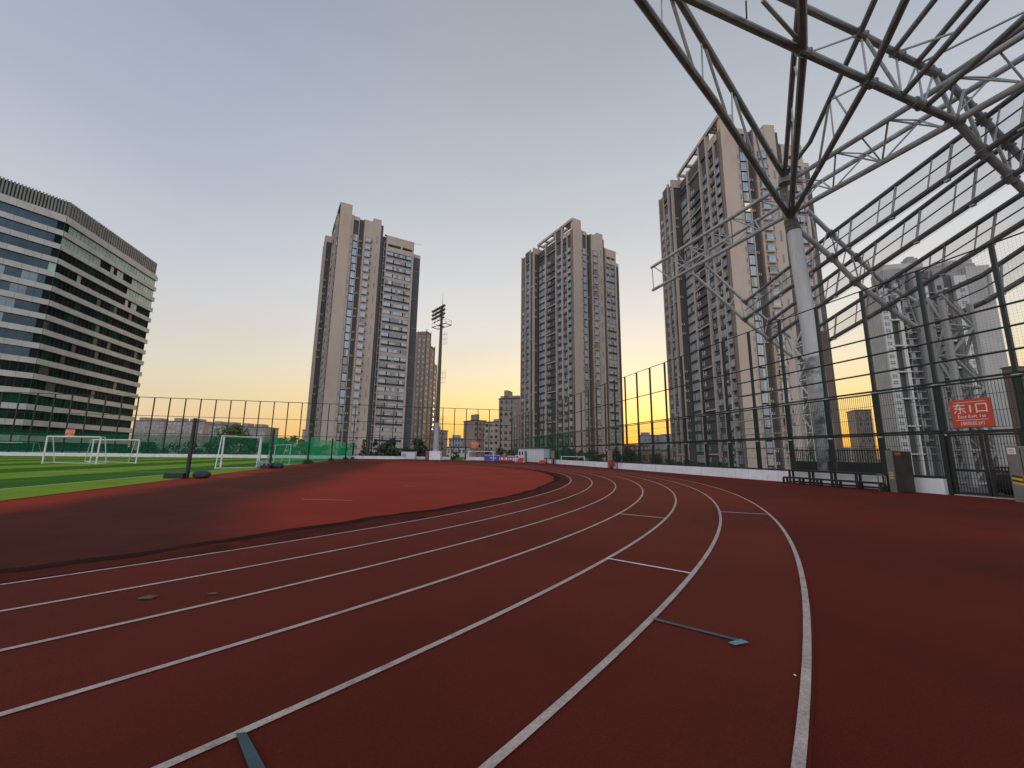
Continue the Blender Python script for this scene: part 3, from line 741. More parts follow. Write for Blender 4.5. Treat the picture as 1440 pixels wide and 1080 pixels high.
mb = MB('steel'); mb.tube(N + Vector((0, 0, .8)), n2, .13); mb.tube(N + ES * .4 + Vector((0, 0, .5)), n2 + ES * .5, .06); mb.tube(N - ES * .5 + Vector((0, 0, .5)), n2 - ES * .6, .06); part('web_bar', mb, cp)
def member(name, pts, r, m='steel', n=10):
    mb = MB(m); mb.path(pts, r, n); return part(name, mb, cp, smooth=False)
L = lambda x, y: lay(x, y, 0)
U = lambda x, y: lay(x, y, 1)
def ext(a, b, k): return b + (b - a) * k
# struts rising from the column head towards the pitch
member('strut', [N + Vector((0, 0, .2)), L(1005, 144), ext(L(1005, 144), L(900, 0), .35)], .20, 'steel_dk')
member('strut', [n2, U(1030, 126), ext(U(1030, 126), U(955, 0), .35)], .18, 'steel_dk')
member('strut', [N + Vector((0, 0, .2)), L(1129.5, 74), ext(L(1129.5, 74), L(1128, 0), .8)], .19, 'steel_dk')
member('strut', [n2, U(1116, 87), ext(U(1116, 87), U(1124, 0), .5)], .15, 'steel_dk')
member('strut', [N + Vector((0, 0, .2)), L(1221, 114), ext(L(1221, 114), L(1273, 0), .5)], .17, 'steel_dk')
member('strut', [n2 + Vector((0, 0, .1)), U(1139, 200), U(1209, 48), ext(U(1209, 48), U(1230, 0), .8)], .14, 'steel_dk')
# bent rafter of the nearer bay
S13 = 13.3
low13 = [ext(L(1050, 38), L(955, -8), .6), L(1130, 73), L(1222, 115), L(1290, 146), onS(1345, 171, S13), onS(1384, 214, S13), onS(1421, 249, S13), ext(onS(1384, 214, S13), onS(1440, 268, S13), 3.2)]
up13 = [ext(U(1160, 26), U(1100, -3), .8), U(1210, 48), U(1262, 76), U(1312, 101), U(1334, 115), onS(1362, 147, S13), onS(1383, 168, S13), onS(1417, 202, S13), ext(onS(1383, 168, S13), onS(1440, 226, S13), 3.2)]
member('rafter_chord', low13, .185, 'steel_dk'); member('rafter_chord', up13, .165, 'steel_dk')
def collars(pts, r):
    for i in range(1, len(pts) - 1):
        mb = MB('steel_dk'); d = (pts[i + 1] - pts[i - 1]).normalized(); mb.tube(pts[i] - d * .28, pts[i] + d * .28, r * 1.28, n=12)
        for q_ in (-.26, .22): mb.tube(pts[i] + d * q_, pts[i] + d * (q_ + .045), r * 1.5, n=12)
        part('joint_collar', mb, cp)
collars(low13, .185); collars(up13, .165)
# further members crossing the upper right
for a, b, up in (((1271, 132), (1386, 0), 0), ((1304, 148), (1440, 25), 0), ((1288, 90), (1364, 0), 1), ((1257, 73), (1314, 0), 1), ((1331, 110), (1440, 37), 1)):
    p, q = lay(*a, up), lay(*b, up); member('strut', [p, ext(p, q, .6)], .14, 'steel_dk')
webs = [((1126, 60), (1072, 0), 0, .09), ((1050, 26), (1049, 0), 0, .04), ((1219, 106), (1211, 50), 2, .05), ((1265, 129), (1214, 50), 2, .08), ((1267, 129), (1260, 78), 2, .05), ((1273, 131), (1288, 93), 2, .06), ((1298, 143), (1290, 95), 2, .05), ((1300, 144), (1312, 105), 2, .06), ((1343, 168), (1314, 105), 2, .1), ((1347, 44), (1259, 74), 2, .055), ((1296, 88), (1440, 17), 1, .06), ((1218, 116), (1167, 141), 2, .055), ((1134, 75), (1210, 48), 2, .055), ((1173, 195), (1167, 144), 2, .045),
        ((931, 44), (930, -5), 2, .045), ((980, 113), (944, -2), 2, .09), ((989, 124), (986, 56), 2, .05), ((1024, 169), (990, 62), 2, .08), ((1030, 177), (1029, 126), 2, .05), ((1057, 213), (1031, 130), 2, .08), ((1080, 256), (1061, 186), 2, .06), ((1064, 226), (1061, 186), 2, .04),
        ((1119, 200), (1113, 150), 2, .05), ((1126, 120), (1117, 92), 2, .06), ((1112, 290), (1114, 170), 2, .05), ((1150, 240), (1166, 143), 2, .07), ((1194, 165), (1172, 132), 2, .05), ((1345, 171), (1355, 126), 2, .07), ((1384, 214), (1350, 130), 2, .09), ((1384, 214), (1388, 174), 2, .06), ((1424, 252), (1390, 176), 2, .08), ((1421, 249), (1419, 206), 2, .06)]
for a, b, k, r in webs:
    if k == 2: p, q = lay(*a, 0), lay(*b, 1)
    else: p, q = lay(*a, k), lay(*b, k)
    member('web_bar', [p, q], r, n=6)
# long triangular truss over the fence line
def lineW(a, b, wa, s_lo, s_hi):
    p, q = onW(*a, wa), onW(*b, wa); f = lambda s: p + (q - p) * ((s - p.dot(ES)) / (q - p).dot(ES)); return f
lc = lineW((918, 408), (1440, 117), 27.0, 3, 42); u1 = lineW((918, 375), (1281, 148), 25.6, 3, 42); u2 = lineW((1000, 350), (1440, 80), 28.2, 3, 42)
TIP_L, TIP_U = 42.0, 39.9
member('truss_chord', [lc(TIP_L), lc(2)], .18); member('truss_chord', [u1(TIP_U), u1(2)], .165); member('truss_chord', [u2(38.5), u2(2)], .16)
mb = MB('steel'); mb.tube(lc(TIP_L - .2), u1(TIP_U - .1), .05, n=6); part('web_bar', mb, cp)
s = 38.2; i = 0
nodes = []
while s > 4: nodes.append(s); s -= 3.05
for i, s in enumerate(nodes):
    mb = MB('steel'); a = lc(s)
    for f in (u1, u2):
        mb.tube(a, f(min(s + 1.6, 39.5)), .055, n=6); mb.tube(a, f(s - 1.5), .055, n=6)
    mb.tube(u1(s - 1.5), u2(s - 1.5), .05, n=6)
    if i % 2: mb.tube(a, u1(s), .045, n=6)
    part('web_bar', mb, cp)
# sloping outer rafters, two further bays
def rafter(lo, up, r0, r1):
    member('rafter_chord', lo, r0); member('rafter_chord', up, r1); mb = MB('steel')
    cut = lambda pts, t: pts[0].lerp(pts[-1], t)
    n = 6
    for k in range(n):
        mb.tube(cut(lo, (k + .15) / n), cut(up, (k + .1) / n), .05, n=6); mb.tube(cut(lo, (k + .95) / n), cut(up, (k + .2) / n), .06, n=6)
    part('web_bar', mb, cp)
lo33 = [onS(x, y, 33) for x, y in ((973, 384), (1046.7, 449.7), (1082, 478), (1120, 505))]; up33 = [onS(x, y, 33) for x, y in ((992, 373), (1048, 425), (1082, 453), (1120, 480))]
rafter(lo33, up33, .15, .14)
S23 = 23.1
collars(lo33, .15); collars(up33, .14)
lo23 = [onS(x, y, S23) for x, y in ((1122, 322), (1170, 362.5), (1202.5, 396), (1247.5, 431), (1293, 464))]; up23 = [onS(x, y, S23) for x, y in ((1135, 296), (1169, 329), (1204, 362), (1245, 399), (1293, 428))]
rafter(lo23, up23, .19, .17); collars(lo23, .19); collars(up23, .17)
# hanging louvre panels with clear sheets
def stripe(lows, ups, s_end):
    """lows/ups: points along the panel from far to near; last segment is carried on to s_end"""
    def carry(pts):
        a, b = pts[-2], pts[-1]; d = (b - a); return pts + [b + d * ((s_end - b.dot(ES)) / d.dot(ES))]
    lows = carry(lows); ups = carry(ups)
    h = bpy.data.objects.new('louvre_panel', None); COL.objects.link(h); h.parent = cp
    base = Vector(cp.location)
    def sub(name, mb, sm=False): return link(name, mb.mesh(name, base, sm), h)
    mb = MB('purlin'); mb.path(lows, .165, 8); sub('lower_chord', mb)
    mb = MB('purlin'); mb.path(ups, .13, 8); mb.path([p + Vector((0, 0, .24)) + EW * .12 for p in ups], .045, 6); sub('upper_chord', mb)
    mb = MB('purlin'); mb.path([a.lerp(b, .52) for a, b in zip(lows, ups)], .05, 6); sub('middle_rail', mb)
    mb = MB('sheet')
    for i in range(len(lows) - 1): mb.face([lows[i] + EW * .14 - Vector((0, 0, .25)), lows[i + 1] + EW * .14 - Vector((0, 0, .25)), ups[i + 1] + EW * .14, ups[i] + EW * .14])
    sub('sheet', mb)
    for i in range(len(lows) - 1):
        sa, sb = lows[i].dot(ES), lows[i + 1].dot(ES); n = max(1, round(abs(sb - sa) / 3.3))
        for k in range(n):
            for t, r in (((k + .12) / n, .045), ((k + .45) / n, .075)):
                a = lows[i].lerp(lows[i + 1], t); b = ups[i].lerp(ups[i + 1], min(1, t + .03)); mb = MB('steel'); mb.tube(a, b, r, n=6)
                if r > .05: mb.obox(a - ES * .12 - EW * .1 - Vector((0, 0, .22)), ES * .24, EW * .2, Vector((0, 0, .2)))
                sub('strut', mb)
o_ = lambda x, y, s: onS(x, y, s)
stripe([lo33[1], lo23[1], o_(1384, 214, S13)], [up33[1], up23[1], o_(1383, 168, S13)], 3)
stripe([lo33[2], lo23[2], o_(1421, 249, S13)], [up33[2], up23[2], o_(1417, 202, S13)], 3)
stripe([lo33[3], lo23[3], o_(1440, 312, 14.2)], [up33[3], up23[3], o_(1440, 272, 13.9)], 3)
stripe([lo23[4], o_(1386, 424, 18.4), o_(1440, 392, 16.6)], [up23[4], o_(1380, 389, 18.4), o_(1440, 349, 16.2)], 4)
# lattice stair shafts standing behind the fence
def lattice(pa, pb, wdt, z0, z1, label, m, bars, r=.09, panel=None):
    a, b = pa, pb; t = empty('stair_tower', Vector((a.x, a.y, z0)), label, 'stair tower', 'steel lattice stair towers')
    d = (b - a); d.z = 0; n = Vector((-d.y, d.x, 0)).normalized() * wdt
    for p in (a, b, a + n, b + n):
        mb = MB(m); mb.obox(Vector((p.x - .12, p.y - .12, z0)), Vector((.24, 0, 0)), Vector((0, .24, 0)), Vector((0, 0, z1 - z0))); part('post', mb, t)
    mb = MB(m); z = z0 + .4; k = 0; st = (z1 - z0) / bars
    while z < z1 - st * .5:
        for p, q in ((a, b), (b, b + n), (a, a + n), (a + n, b + n)):
            mb.tube(Vector((p.x, p.y, z)), Vector((q.x, q.y, z)), r * .8, n=6)
            pq = (p, q) if k % 2 else (q, p)
            mb.tube(Vector((pq[0].x, pq[0].y, z)), Vector((pq[1].x, pq[1].y, z + st)), r, n=6)
        z += st; k += 1
    part('brace', mb, t)
    if panel:
        mb = MB(panel); c = b + d * .12
        mb.obox(Vector((c.x, c.y, z0)), d * .55, n * .8, Vector((0, 0, z1 - z0))); part('shaft_wall', mb, t)
    return t
pa, pb = onW(1122, 540, 33), onW(1138, 540, 33)
lattice(pa, pb, 2.2, -6, height_at(pa, 472), 'grey lattice stair tower with brown shaft wall left of the column', 'pale', 12, .07, 'brown')
pa, pb = onW(1317, 500, 31.5), onW(1337, 500, 31.5)
lattice(pa, pb, 2.4, -6, height_at(pa, 428), 'grey lattice stair tower behind the fence post left of the sign', 'grey2', 9, .09)
q = onW(1303, 450, 31.8); t = empty('concrete_pier', Vector((q.x, q.y, -6)), 'plain grey concrete pier beside the right stair tower', 'pier')
mb = MB('grey2'); hz = height_at(q, 430); mb.obox(Vector((q.x, q.y, -6)) - ES * .25 - EW * .25, ES * .5, EW * .5, Vector((0, 0, hz + 6))); part('shaft', mb, t)
mb = MB('steel_dk'); mb.obox(Vector((q.x, q.y, hz)) - ES * .35 - EW * .35, ES * .7, EW * .7, Vector((0, 0, .3))); part('cap', mb, t)
t = empty('scaffold_rail', P(26, FW + 2.5, -.02), 'short pale scaffold rails behind the fence by the column', 'rail')
mb = MB('clamp')
for z in (2.2, 3.3, 4.4, 5.4, 6.4): mb.tube(P(24.2, FW + 2.5, z), P(29.5, FW + 2.5, z), .045, n=6)
for s in (24.3, 27, 29.4): mb.tube(P(s, FW + 2.5, -2), P(s, FW + 2.5, 6.5), .04, n=6)
part('rail', mb, t)

# ------------------------------------------------------------------ windows
_wc = {}
_wr = random.Random(21)
def window_mesh(w, h, panes, glass, sill=None, gap=0, bar=0.0):
    """local: x along the wall, -y outwards, z up from the sill; gap = dark opening below the glass"""
    key = (round(w, 2), round(h, 2), panes, glass, sill, gap, bar, _wr.randrange(5))
    if key in _wc: return _wc[key]
    mb = window_mb(*key); me = mb.mesh('window'); _wc[key] = me; return me
def window_mb(w, h, panes, glass, sill, gap, bar, var):
    mb = MB(glass); f = .07; q = random.Random(var * 7 + panes); alt = {'g0': ('g2', 'g1'), 'g1': ('g0', 'g3'), 'g2': ('g3', 'g0'), 'lit': ('lit', 'g2')}.get(glass, (glass, glass))
    for i in range(panes):
        mb.use(glass if q.random() < .66 else alt[q.randrange(2)])
        mb.box(-w / 2 + f + (w - 2 * f) * i / panes, -w / 2 + f + (w - 2 * f) * (i + 1) / panes, -.06, .02, f, h - f)
        if q.random() < .25: mb.use('curtain'); mb.box(-w / 2 + f + (w - 2 * f) * i / panes + .04, -w / 2 + f + (w - 2 * f) * (i + q.choice((.45, .9))) / panes, -.063, -.058, h * q.choice((.1, .45)), h - f - .02)
    mb.use('frame')
    mb.box(-w / 2, w / 2, -.12, .02, 0, f); mb.box(-w / 2, w / 2, -.12, .02, h - f, h)
    mb.box(-w / 2, -w / 2 + f, -.12, .02, f, h - f); mb.box(w / 2 - f, w / 2, -.12, .02, f, h - f)
    for i in range(1, panes):
        x = -w / 2 + w * i / panes; mb.box(x - .03, x + .03, -.1, -.055, f, h - f)
    if bar: mb.box(-w / 2 + f, w / 2 - f, -.095, -.058, h * bar - .03, h * bar + .03)
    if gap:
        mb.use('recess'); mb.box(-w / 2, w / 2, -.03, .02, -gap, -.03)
    if sill:
        mb.use(sill); mb.box(-w / 2 - .05, w / 2 + .05, -.2, .02, -.12 - gap, -gap)
    return mb
def bay_mesh(w, h, glass):
    key = ('bay', round(w, 2), round(h, 2), glass)
    if key in _wc: return _wc[key]
    mb = MB(glass); d = .75; mb.box(-w / 2 + .06, w / 2 - .06, -d + .04, .0, .06, h - .06)
    mb.use('frame')
    for x in (-w / 2, -.04, w / 2 - .08): mb.box(x, x + .08, -d, -d + .1, 0, h)
    mb.box(-w / 2, w / 2, -d, .0, -.02, .07); mb.box(-w / 2, w / 2, -d, .0, h - .07, h + .02); mb.box(-w / 2, w / 2, -d - .0, -d + .08, h * .62, h * .62 + .06)
    mb.use('tan'); mb.box(-w / 2 - .1, w / 2 + .1, -d - .1, .0, -.55, -.03); mb.box(-w / 2 - .06, w / 2 + .06, -d - .05, 0, h + .03, h + .15)
    mb.use('recess'); mb.box(w / 2 + .15, w / 2 + .75, -.35, 0, .0, .75)
    mb.use('frame'); mb.box(w / 2 + .12, w / 2 + .78, -.4, -.36, -.05, .1); mb.box(w / 2 + .42, w / 2 + .48, -.4, -.36, .1, .8)
    me = mb.mesh('bay_window'); _wc[key] = me; return me
def balc_mesh(w, fh, var):
    key = ('balc', round(w, 2), var)
    if key in _wc: return _wc[key]
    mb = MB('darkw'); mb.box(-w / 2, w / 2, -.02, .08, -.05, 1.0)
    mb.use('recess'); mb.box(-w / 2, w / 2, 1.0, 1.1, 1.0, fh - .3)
    mb.use('slat'); x0 = -w * .36 if var < 2 else -w * .3
    mb.box(x0, x0 + .22, -.08, .05, .5, 2.5); mb.box(x0 + 1.15, x0 + 1.35, -.08, .05, .7, 2.3); mb.box(x0 + .22, x0 + 1.15, -.05, .05, 1.35, 1.55)
    if var != 1: mb.box(x0 + 1.7, x0 + 1.82, -.05, .05, 1.0, 2.1)
    mb.box(x0 + 1.35, x0 + 1.9, -.05, .05, 1.25, 1.4)
    me = mb.mesh('balcony'); _wc[key] = me; return me

class Facade:
    """collects repeated pieces of one building; the 100 nearest of each name become parts, the rest one stuff part"""
    def __init__(s, root): s.root = root; s.items = {}
    def add(s, name, me, loc, rot=0.0): s.items.setdefault(name, []).append((me, Vector(loc), rot))
    def flush(s, cap=100):
        mw = Matrix.Translation(s.root.location) @ Matrix.Rotation(s.root.rotation_euler.z, 4, 'Z')
        for name, it in s.items.items():
            it.sort(key=lambda q: (mw @ q[1] - CAMP - Vector((0, 0, 14))).length)
            for me, loc, rot in it[:cap]: link(name, me, s.root, loc, rot)
            rest = it[cap:]
            if rest:
                mb = MB()
                for me, loc, rot in rest:
                    k = len(mb.v); mx = Matrix.Translation(loc) @ Matrix.Rotation(rot, 4, 'Z')
                    mb.v += [mx @ v.co for v in me.vertices]; mats = [m.name for m in me.materials]
                    inv = [next(kk for kk, vv in M.items() if vv.name == nm) for nm in mats]
                    idx = []
                    for nm in inv:
                        if nm not in mb.mats: mb.mats.append(nm)
                        idx.append(mb.mats.index(nm))
                    for p in me.polygons: mb.f.append([k + i for i in p.vertices]); mb.m.append(idx[p.material_index])
                o = link(name, mb.mesh(name), s.root); o['kind'] = 'stuff'

# ------------------------------------------------------------------ apartment towers
FH = 3.19
def tower(corner, rotdeg, label, wide=0.0, seed=1, aoff=0.0):
    q = random.Random(seed); Z = 6.0
    t = empty('apartment_tower', Vector((corner[0], corner[1], -6)), label, 'tower', 'tall beige apartment towers', R(rotdeg))
    g0, gl = 17.0 + wide * .15, 7.0 + wide      # start and width of the last window group on face B
    e = g0 + gl
    core = MB('darkw')
    core.box(.35, 16, .35, 26, 0, 95.6 + Z); core.box(16, e - .2, .6, 24, 0, 91.0 + Z); core.box(e - .2, e + 2.4, 3.0, 24, 0, 86.2 + Z); core.box(-2.4, 13, 25.6, 36, 0, 96.6 + Z)
    core.use('brown'); core.box(5, 12, 8, 15, 95.6 + Z, 98.4 + Z); core.box(3, 9, 27, 33, 96.6 + Z, 98.2 + Z)
    part('core', core, t, False)
    W = MB('tan'); K = MB('brown'); D = MB('darkw'); PL = MB('pil')
    def B(mb, t0, t1, d, z0, z1, deep=.7): mb.box(t0, t1, -d, deep, z0 + (Z if z0 else 0), z1 + Z)
    def A(mb, t0, t1, d, z0, z1, deep=.7): mb.box(-d, deep, t0, t1, z0 + (Z if z0 else 0), z1 + Z)
    # face B (right hand face)
    W.box(0, 4.3, -.55, .9, 0, 100.3 + Z)
    B(W, 4.3, 5.25, .15, 0, 96.4); B(K, 5.25, 5.4, .2, 0, 96); B(W, 7.3, 7.55, .25, 0, 96); B(W, 5.25, 7.55, .2, 96 - 1.6, 96.1)
    B(K, 9.0, 9.35, .9, 0, 95.4); B(W, 9.35, 12.7, 1.0, 0, 95.4); W.box(12.7, 15.9, -1.12, .8, 0, 97.0 + Z); B(D, 15.9, 16.9, .75, 0, 95.0)
    B(W, g0 + .75, g0 + 1.05, .55, 0, 84.5); B(W, e - .75, e, .6, 0, 84.5); B(W, g0 + .75, e, .55, 84.5, 86.6); B(W, g0 + .75, e, .55, 87.7, 91.4); B(W, g0 + .75, g0 + 1.4, .5, 86.6, 87.7); B(W, e - .7, e, .5, 86.6, 87.7); B(W, g0 + gl * .55, g0 + gl * .6, .5, 86.6, 87.7)
    B(D, e, e + 2.5 + wide * .14, -.5, 0, 85, 3.2); B(W, e, e + 2.5 + wide * .14, -.45, 85, 86.5, 3.2)
    # face A (left hand face)
    A(W, -.5, .9, .0, 0, 95.5); A(K, .9, 1.3, .15, 0, 95.4); A(PL, 3.3, 3.75, .25, 0, 95); A(PL, 6.5, 7.3, .5, 0, 100.0); A(PL, 11.0, 11.6, .5, 0, 100.0); A(PL, 18.9, 19.6, .5, 0, 96.4)
    A(W, .9, 6.5, .1, 93.6, 95.6); A(D, 7.3, 11.0, .2, 93.4, 99.9); A(D, 11.6, 24.6, .1, 92.4, 95.6)
    PL.box(-.5, .2, -.5, 26.0, 99.1 + Z, 100.2 + Z); W.box(2.6, 3.2, .9, 26.0, 99.1 + Z, 100.2 + Z)
    for y in (1.6, 2.8, 4.0, 5.2, 14.5, 20.4, 25.4): W.box(.2, 2.6, y, y + .5, 99.15 + Z, 100.1 + Z)
    PL.box(-.5, .1, 24.9, 25.5, 95.6 + Z, 99.1 + Z)
    # projecting left block
    W.box(-3.0, -2.2, 25.3, 25.9, 0, 97.6 + Z); PL.box(-3.0, -2.3, 28.2, 28.9, 0, 98 + Z); PL.box(-2.9, -2.3, 32.3, 32.8, 0, 97.8 + Z); K.box(-2.7, -2.3, 32.8, 36.2, 0, 96.4 + Z); PL.box(-2.9, -2.3, 36.0, 36.4, 0, 97.2 + Z)
    W.box(-3.0, 6, 25.25, 25.6, 94.6 + Z, 97.6 + Z); D.box(-2.8, -2.3, 28.9, 32.3, 93 + Z, 97.8 + Z)
    nf = 30; zf = lambda i: 1.9 + FH * i + (95.5 - 30 * FH) * 0
    for i in range(nf + 1):
        z = zf(i)
        if i % 4 == 2:
            PL.box(-.45, .0, 11.6, 18.9, z - .35, z + .05)
            PL.box(-2.85, -2.4, 25.9, 28.2, z - .35, z + .05) if i % 8 == 2 else None
            PL.box(-2.85, -2.4, 28.9, 32.3, z - .3, z + .05); PL.box(g0 - .05, g0 + .72, -.4, .6, z - .12, z + .05)
            PL.box(e + .05, e + 2.52 + wide * .14, .44, .52, z - .05, z + .03); D.box(15.95, 16.9, -.78, -.74, z, z + .1)
        D.box(-.12, .35, 3.75, 6.5, z - .5, z + .5); D.box(-.05, .35, 19.6, 24.9, z - .55, z + .25); PL.box(g0 - .05, g0 + .74, -.15, .6, z - .25, z + .05)
    for i in range(nf - 2): W.box(g0 + 1.05, e - .75, -.08, .6, zf(i) + 2.55, zf(i) + FH + (.18 if i % 5 != 3 else .98))
    part('wall', W, t, False); part('side_wall', K, t, False); part('dark_wall', D, t, False); part('pilaster', PL, t, False)
    fa = Facade(t); ra = R(-90)
    for i in range(nf):
        z = zf(i) + .75; up = i / nf
        def gl_(pb): return 'lit' if q.random() < .005 else 'g0' if q.random() < pb else ('g1' if q.random() < .6 else 'g2')
        blue = .25 + .6 * up  # more blue panes higher up, painting in the reflected sky
        top = i < nf - 1
        if top:
            fa.add('window', window_mesh(1.65, 2.75, 2, gl_(blue), None, 0, .6), (6.35, -.05, z - .4))
            fa.add('bay_window', bay_mesh(2.0, 1.75, gl_(blue)), (11.0, -1.0, z + .1))
            fa.add('slot_window', window_mesh(.42, 1.25, 1, gl_(.3)), (4.8, -.15, z + .3))
            if i % 5 != 3 or q.random() < .2: fa.add('window', window_mesh(1.9, 1.75, 2, gl_(blue), None, .8 if i % 5 else 0), (2.35, .0, z)) if 0 else None
        if i % 2 == 0 and top: fa.add('stair_window', window_mesh(.45, 2.4 + (i % 4 == 0) * .8, 1, 'g2'), (14.55, -1.12, z))
        if i < nf - 2:
            wg = gl - 1.9; n = 2 if wide < 1 else 3
            lo = 0
            seg = [.62, .34] if n == 2 else [.27, .44, .23]
            x = g0 + 1.1
            for f in seg:
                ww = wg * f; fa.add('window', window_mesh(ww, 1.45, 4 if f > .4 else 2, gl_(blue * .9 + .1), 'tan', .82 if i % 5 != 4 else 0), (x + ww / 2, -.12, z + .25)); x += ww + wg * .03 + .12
        if top:
            fa.add('window', window_mesh(1.95, 1.9, 2, gl_(blue), 'brown'), (-.02, 2.3, z), ra)
            fa.add('window', window_mesh(2.6, 1.9, 3, 'g2' if q.random() < .7 else 'g1'), (.3, 5.1, z - .2), ra)
            fa.add('window', window_mesh(3.5, 1.55, 4, 'g0' if (up > .55 and q.random() < .8) else ('g2' if q.random() < .6 else 'g1'), None, 0, .5), (.05, 9.15, z), ra)
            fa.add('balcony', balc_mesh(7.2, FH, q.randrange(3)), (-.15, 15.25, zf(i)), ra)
            fa.add('window', window_mesh(4.9, 2.2, 3, 'g1'), (-.02, 22.2, z - .15), ra)
            fa.add('window', window_mesh(3.2, 1.9, 3, 'g2' if up < .7 else 'g0', None, 0, .5), (-2.42, 30.6, z), ra)
            fa.add('window', window_mesh(1.7, 1.5, 2, 'g1' if q.random() < .5 else 'g2'), (-2.72, 34.4, z), ra)
            if q.random() < .3: fa.add('air_conditioner', ac_mesh, (g0 + gl * q.choice((.3, .5, .74)), -.16, z - .62))
            if q.random() < .3: fa.add('air_conditioner', ac_mesh, (.0, 4.4 + q.random(), z - .75), ra)
            if q.random() < .2: fa.add('air_conditioner', ac_mesh, (-2.45, 29.6 + q.random() * 2, z - .75), ra)
            if q.random() < .55: fa.add('air_conditioner', ac_mesh, (-1.6, 25.6, z - .2))
            if q.random() < .5: fa.add('air_conditioner', ac_mesh, (8.3, .35, z - .2))
    fa.flush()
    pm = MB('slat'); pm.tube((g0 - .12, -.35, 2), (g0 - .12, -.35, 88 + Z), .07, n=6); part('drain_pipe', pm, t, False)
    return t
am = MB('slat'); am.box(-.45, .45, -.38, 0, 0, .62); am.use('recess'); am.box(-.25, .2, -.39, -.382, .1, .55); ac_mesh = am.mesh('air_conditioner')
tower((-69.5, 150.2), 30, 'leftmost beige apartment tower, beside the floodlight mast', 5.4, 11)
tower((24.6, 159.3), 30, 'middle beige apartment tower showing two faces behind the white cabin', 0, 12)
tower((59.5, 105.2), 3, 'largest beige apartment tower, behind the steel canopy column', 0, 13)

# ------------------------------------------------------------------ office block on the left
HO = 62.0
c0 = gnd(0, 248, HO); c1 = gnd(98, 284, HO); c2 = gnd(222, 372, HO)
for c in (c0, c1, c2): c.z = 0
dl = (c1 - c0).normalized(); c0 = c0 - dl * 10
dr = (c2 - c1).normalized()
ob = empty('office_building', Vector((c1.x, c1.y, -6)), 'dark glass office block with pale floor bands and ribbed parapet', 'office')
back = Vector((-dr.y, dr.x, 0)); back = back if back.x < 0 else -back
c3 = c2 + back * 32; c4 = c0 + Vector((-45, 25, 0))
def prism(mb, pts, z0, z1, caps=True):
    n = len(pts)
    for i in range(n):
        a, b = pts[i], pts[(i + 1) % n]; mb.face([(a.x, a.y, z0), (b.x, b.y, z0), (b.x, b.y, z1), (a.x, a.y, z1)])
    mb.face([(p.x, p.y, z1) for p in pts])
def outn(a, b): d = (b - a).normalized(); return Vector((d.y, -d.x, 0))
nl, nr = outn(c0, c1), outn(c1, c2)
mb = MB('louvd'); prism(mb, [c0 - nl * .6, c1 - (nl + nr) * .4, c2 - nr * .6 - dr * .6, c3, c4], -6, HO - .8); part('core', mb, ob)
def strip(mb, a, b, nn, d0, d1, z0, z1):
    d = b - a; mb.obox(a + nn * d0 + Vector((0, 0, z0)), d, nn * (d1 - d0), Vector((0, 0, z1 - z0)))
q = random.Random(5)
zb_ = 57.6; fo = 3.55; k = 0
while zb_ > -4:
    # pale band from zb_ down 1.25, glass below
    for side, (a, b, nn, L_) in enumerate(((c0, c1, nl, (c1 - c0).length), (c1, c2, nr, (c2 - c1).length))):
        d = (b - a) / L_; mb = MB('band'); n = max(1, round(L_ / 2.8))
        for j in range(n):
            a_ = a + d * (L_ * j / n + .02); b_ = a + d * (L_ * (j + 1) / n - .02)
            if side == 1 and j == n - 1: b_ = b_ + d * .5
            strip(mb, a_, b_, nn, -.2, .45, zb_ - 1.3, zb_)
        mb.use('louvd'); strip(mb, a, b, nn, -.2, .2, zb_ - 1.38, zb_ - 1.3)
        part('floor_band', mb, ob)
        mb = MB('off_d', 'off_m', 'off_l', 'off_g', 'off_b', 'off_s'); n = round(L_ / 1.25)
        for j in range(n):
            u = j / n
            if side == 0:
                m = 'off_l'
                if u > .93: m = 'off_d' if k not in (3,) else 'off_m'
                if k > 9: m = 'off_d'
                if 4 <= k <= 8 and u < .88 - .06 * (k - 4) and math.sin(j * .9 + k * 1.7) > -.35: m = 'off_s'  # painted sky reflection across the middle floors
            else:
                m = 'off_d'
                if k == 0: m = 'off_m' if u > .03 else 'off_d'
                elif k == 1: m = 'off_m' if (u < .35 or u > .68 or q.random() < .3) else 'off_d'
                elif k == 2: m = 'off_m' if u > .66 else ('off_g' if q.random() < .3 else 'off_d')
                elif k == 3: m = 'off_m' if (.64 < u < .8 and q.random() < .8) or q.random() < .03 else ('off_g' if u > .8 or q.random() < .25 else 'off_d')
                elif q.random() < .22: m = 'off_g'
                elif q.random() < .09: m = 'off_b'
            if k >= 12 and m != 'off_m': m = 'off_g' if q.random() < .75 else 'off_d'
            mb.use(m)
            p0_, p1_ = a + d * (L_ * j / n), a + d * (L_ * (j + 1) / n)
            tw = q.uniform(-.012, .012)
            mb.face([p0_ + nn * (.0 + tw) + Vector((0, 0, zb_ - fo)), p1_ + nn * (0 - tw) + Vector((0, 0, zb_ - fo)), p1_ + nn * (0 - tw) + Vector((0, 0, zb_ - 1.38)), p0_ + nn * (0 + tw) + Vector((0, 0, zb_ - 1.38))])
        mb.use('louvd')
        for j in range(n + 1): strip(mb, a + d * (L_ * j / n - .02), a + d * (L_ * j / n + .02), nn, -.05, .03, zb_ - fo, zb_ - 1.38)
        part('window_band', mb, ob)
    zb_ -= fo; k += 1
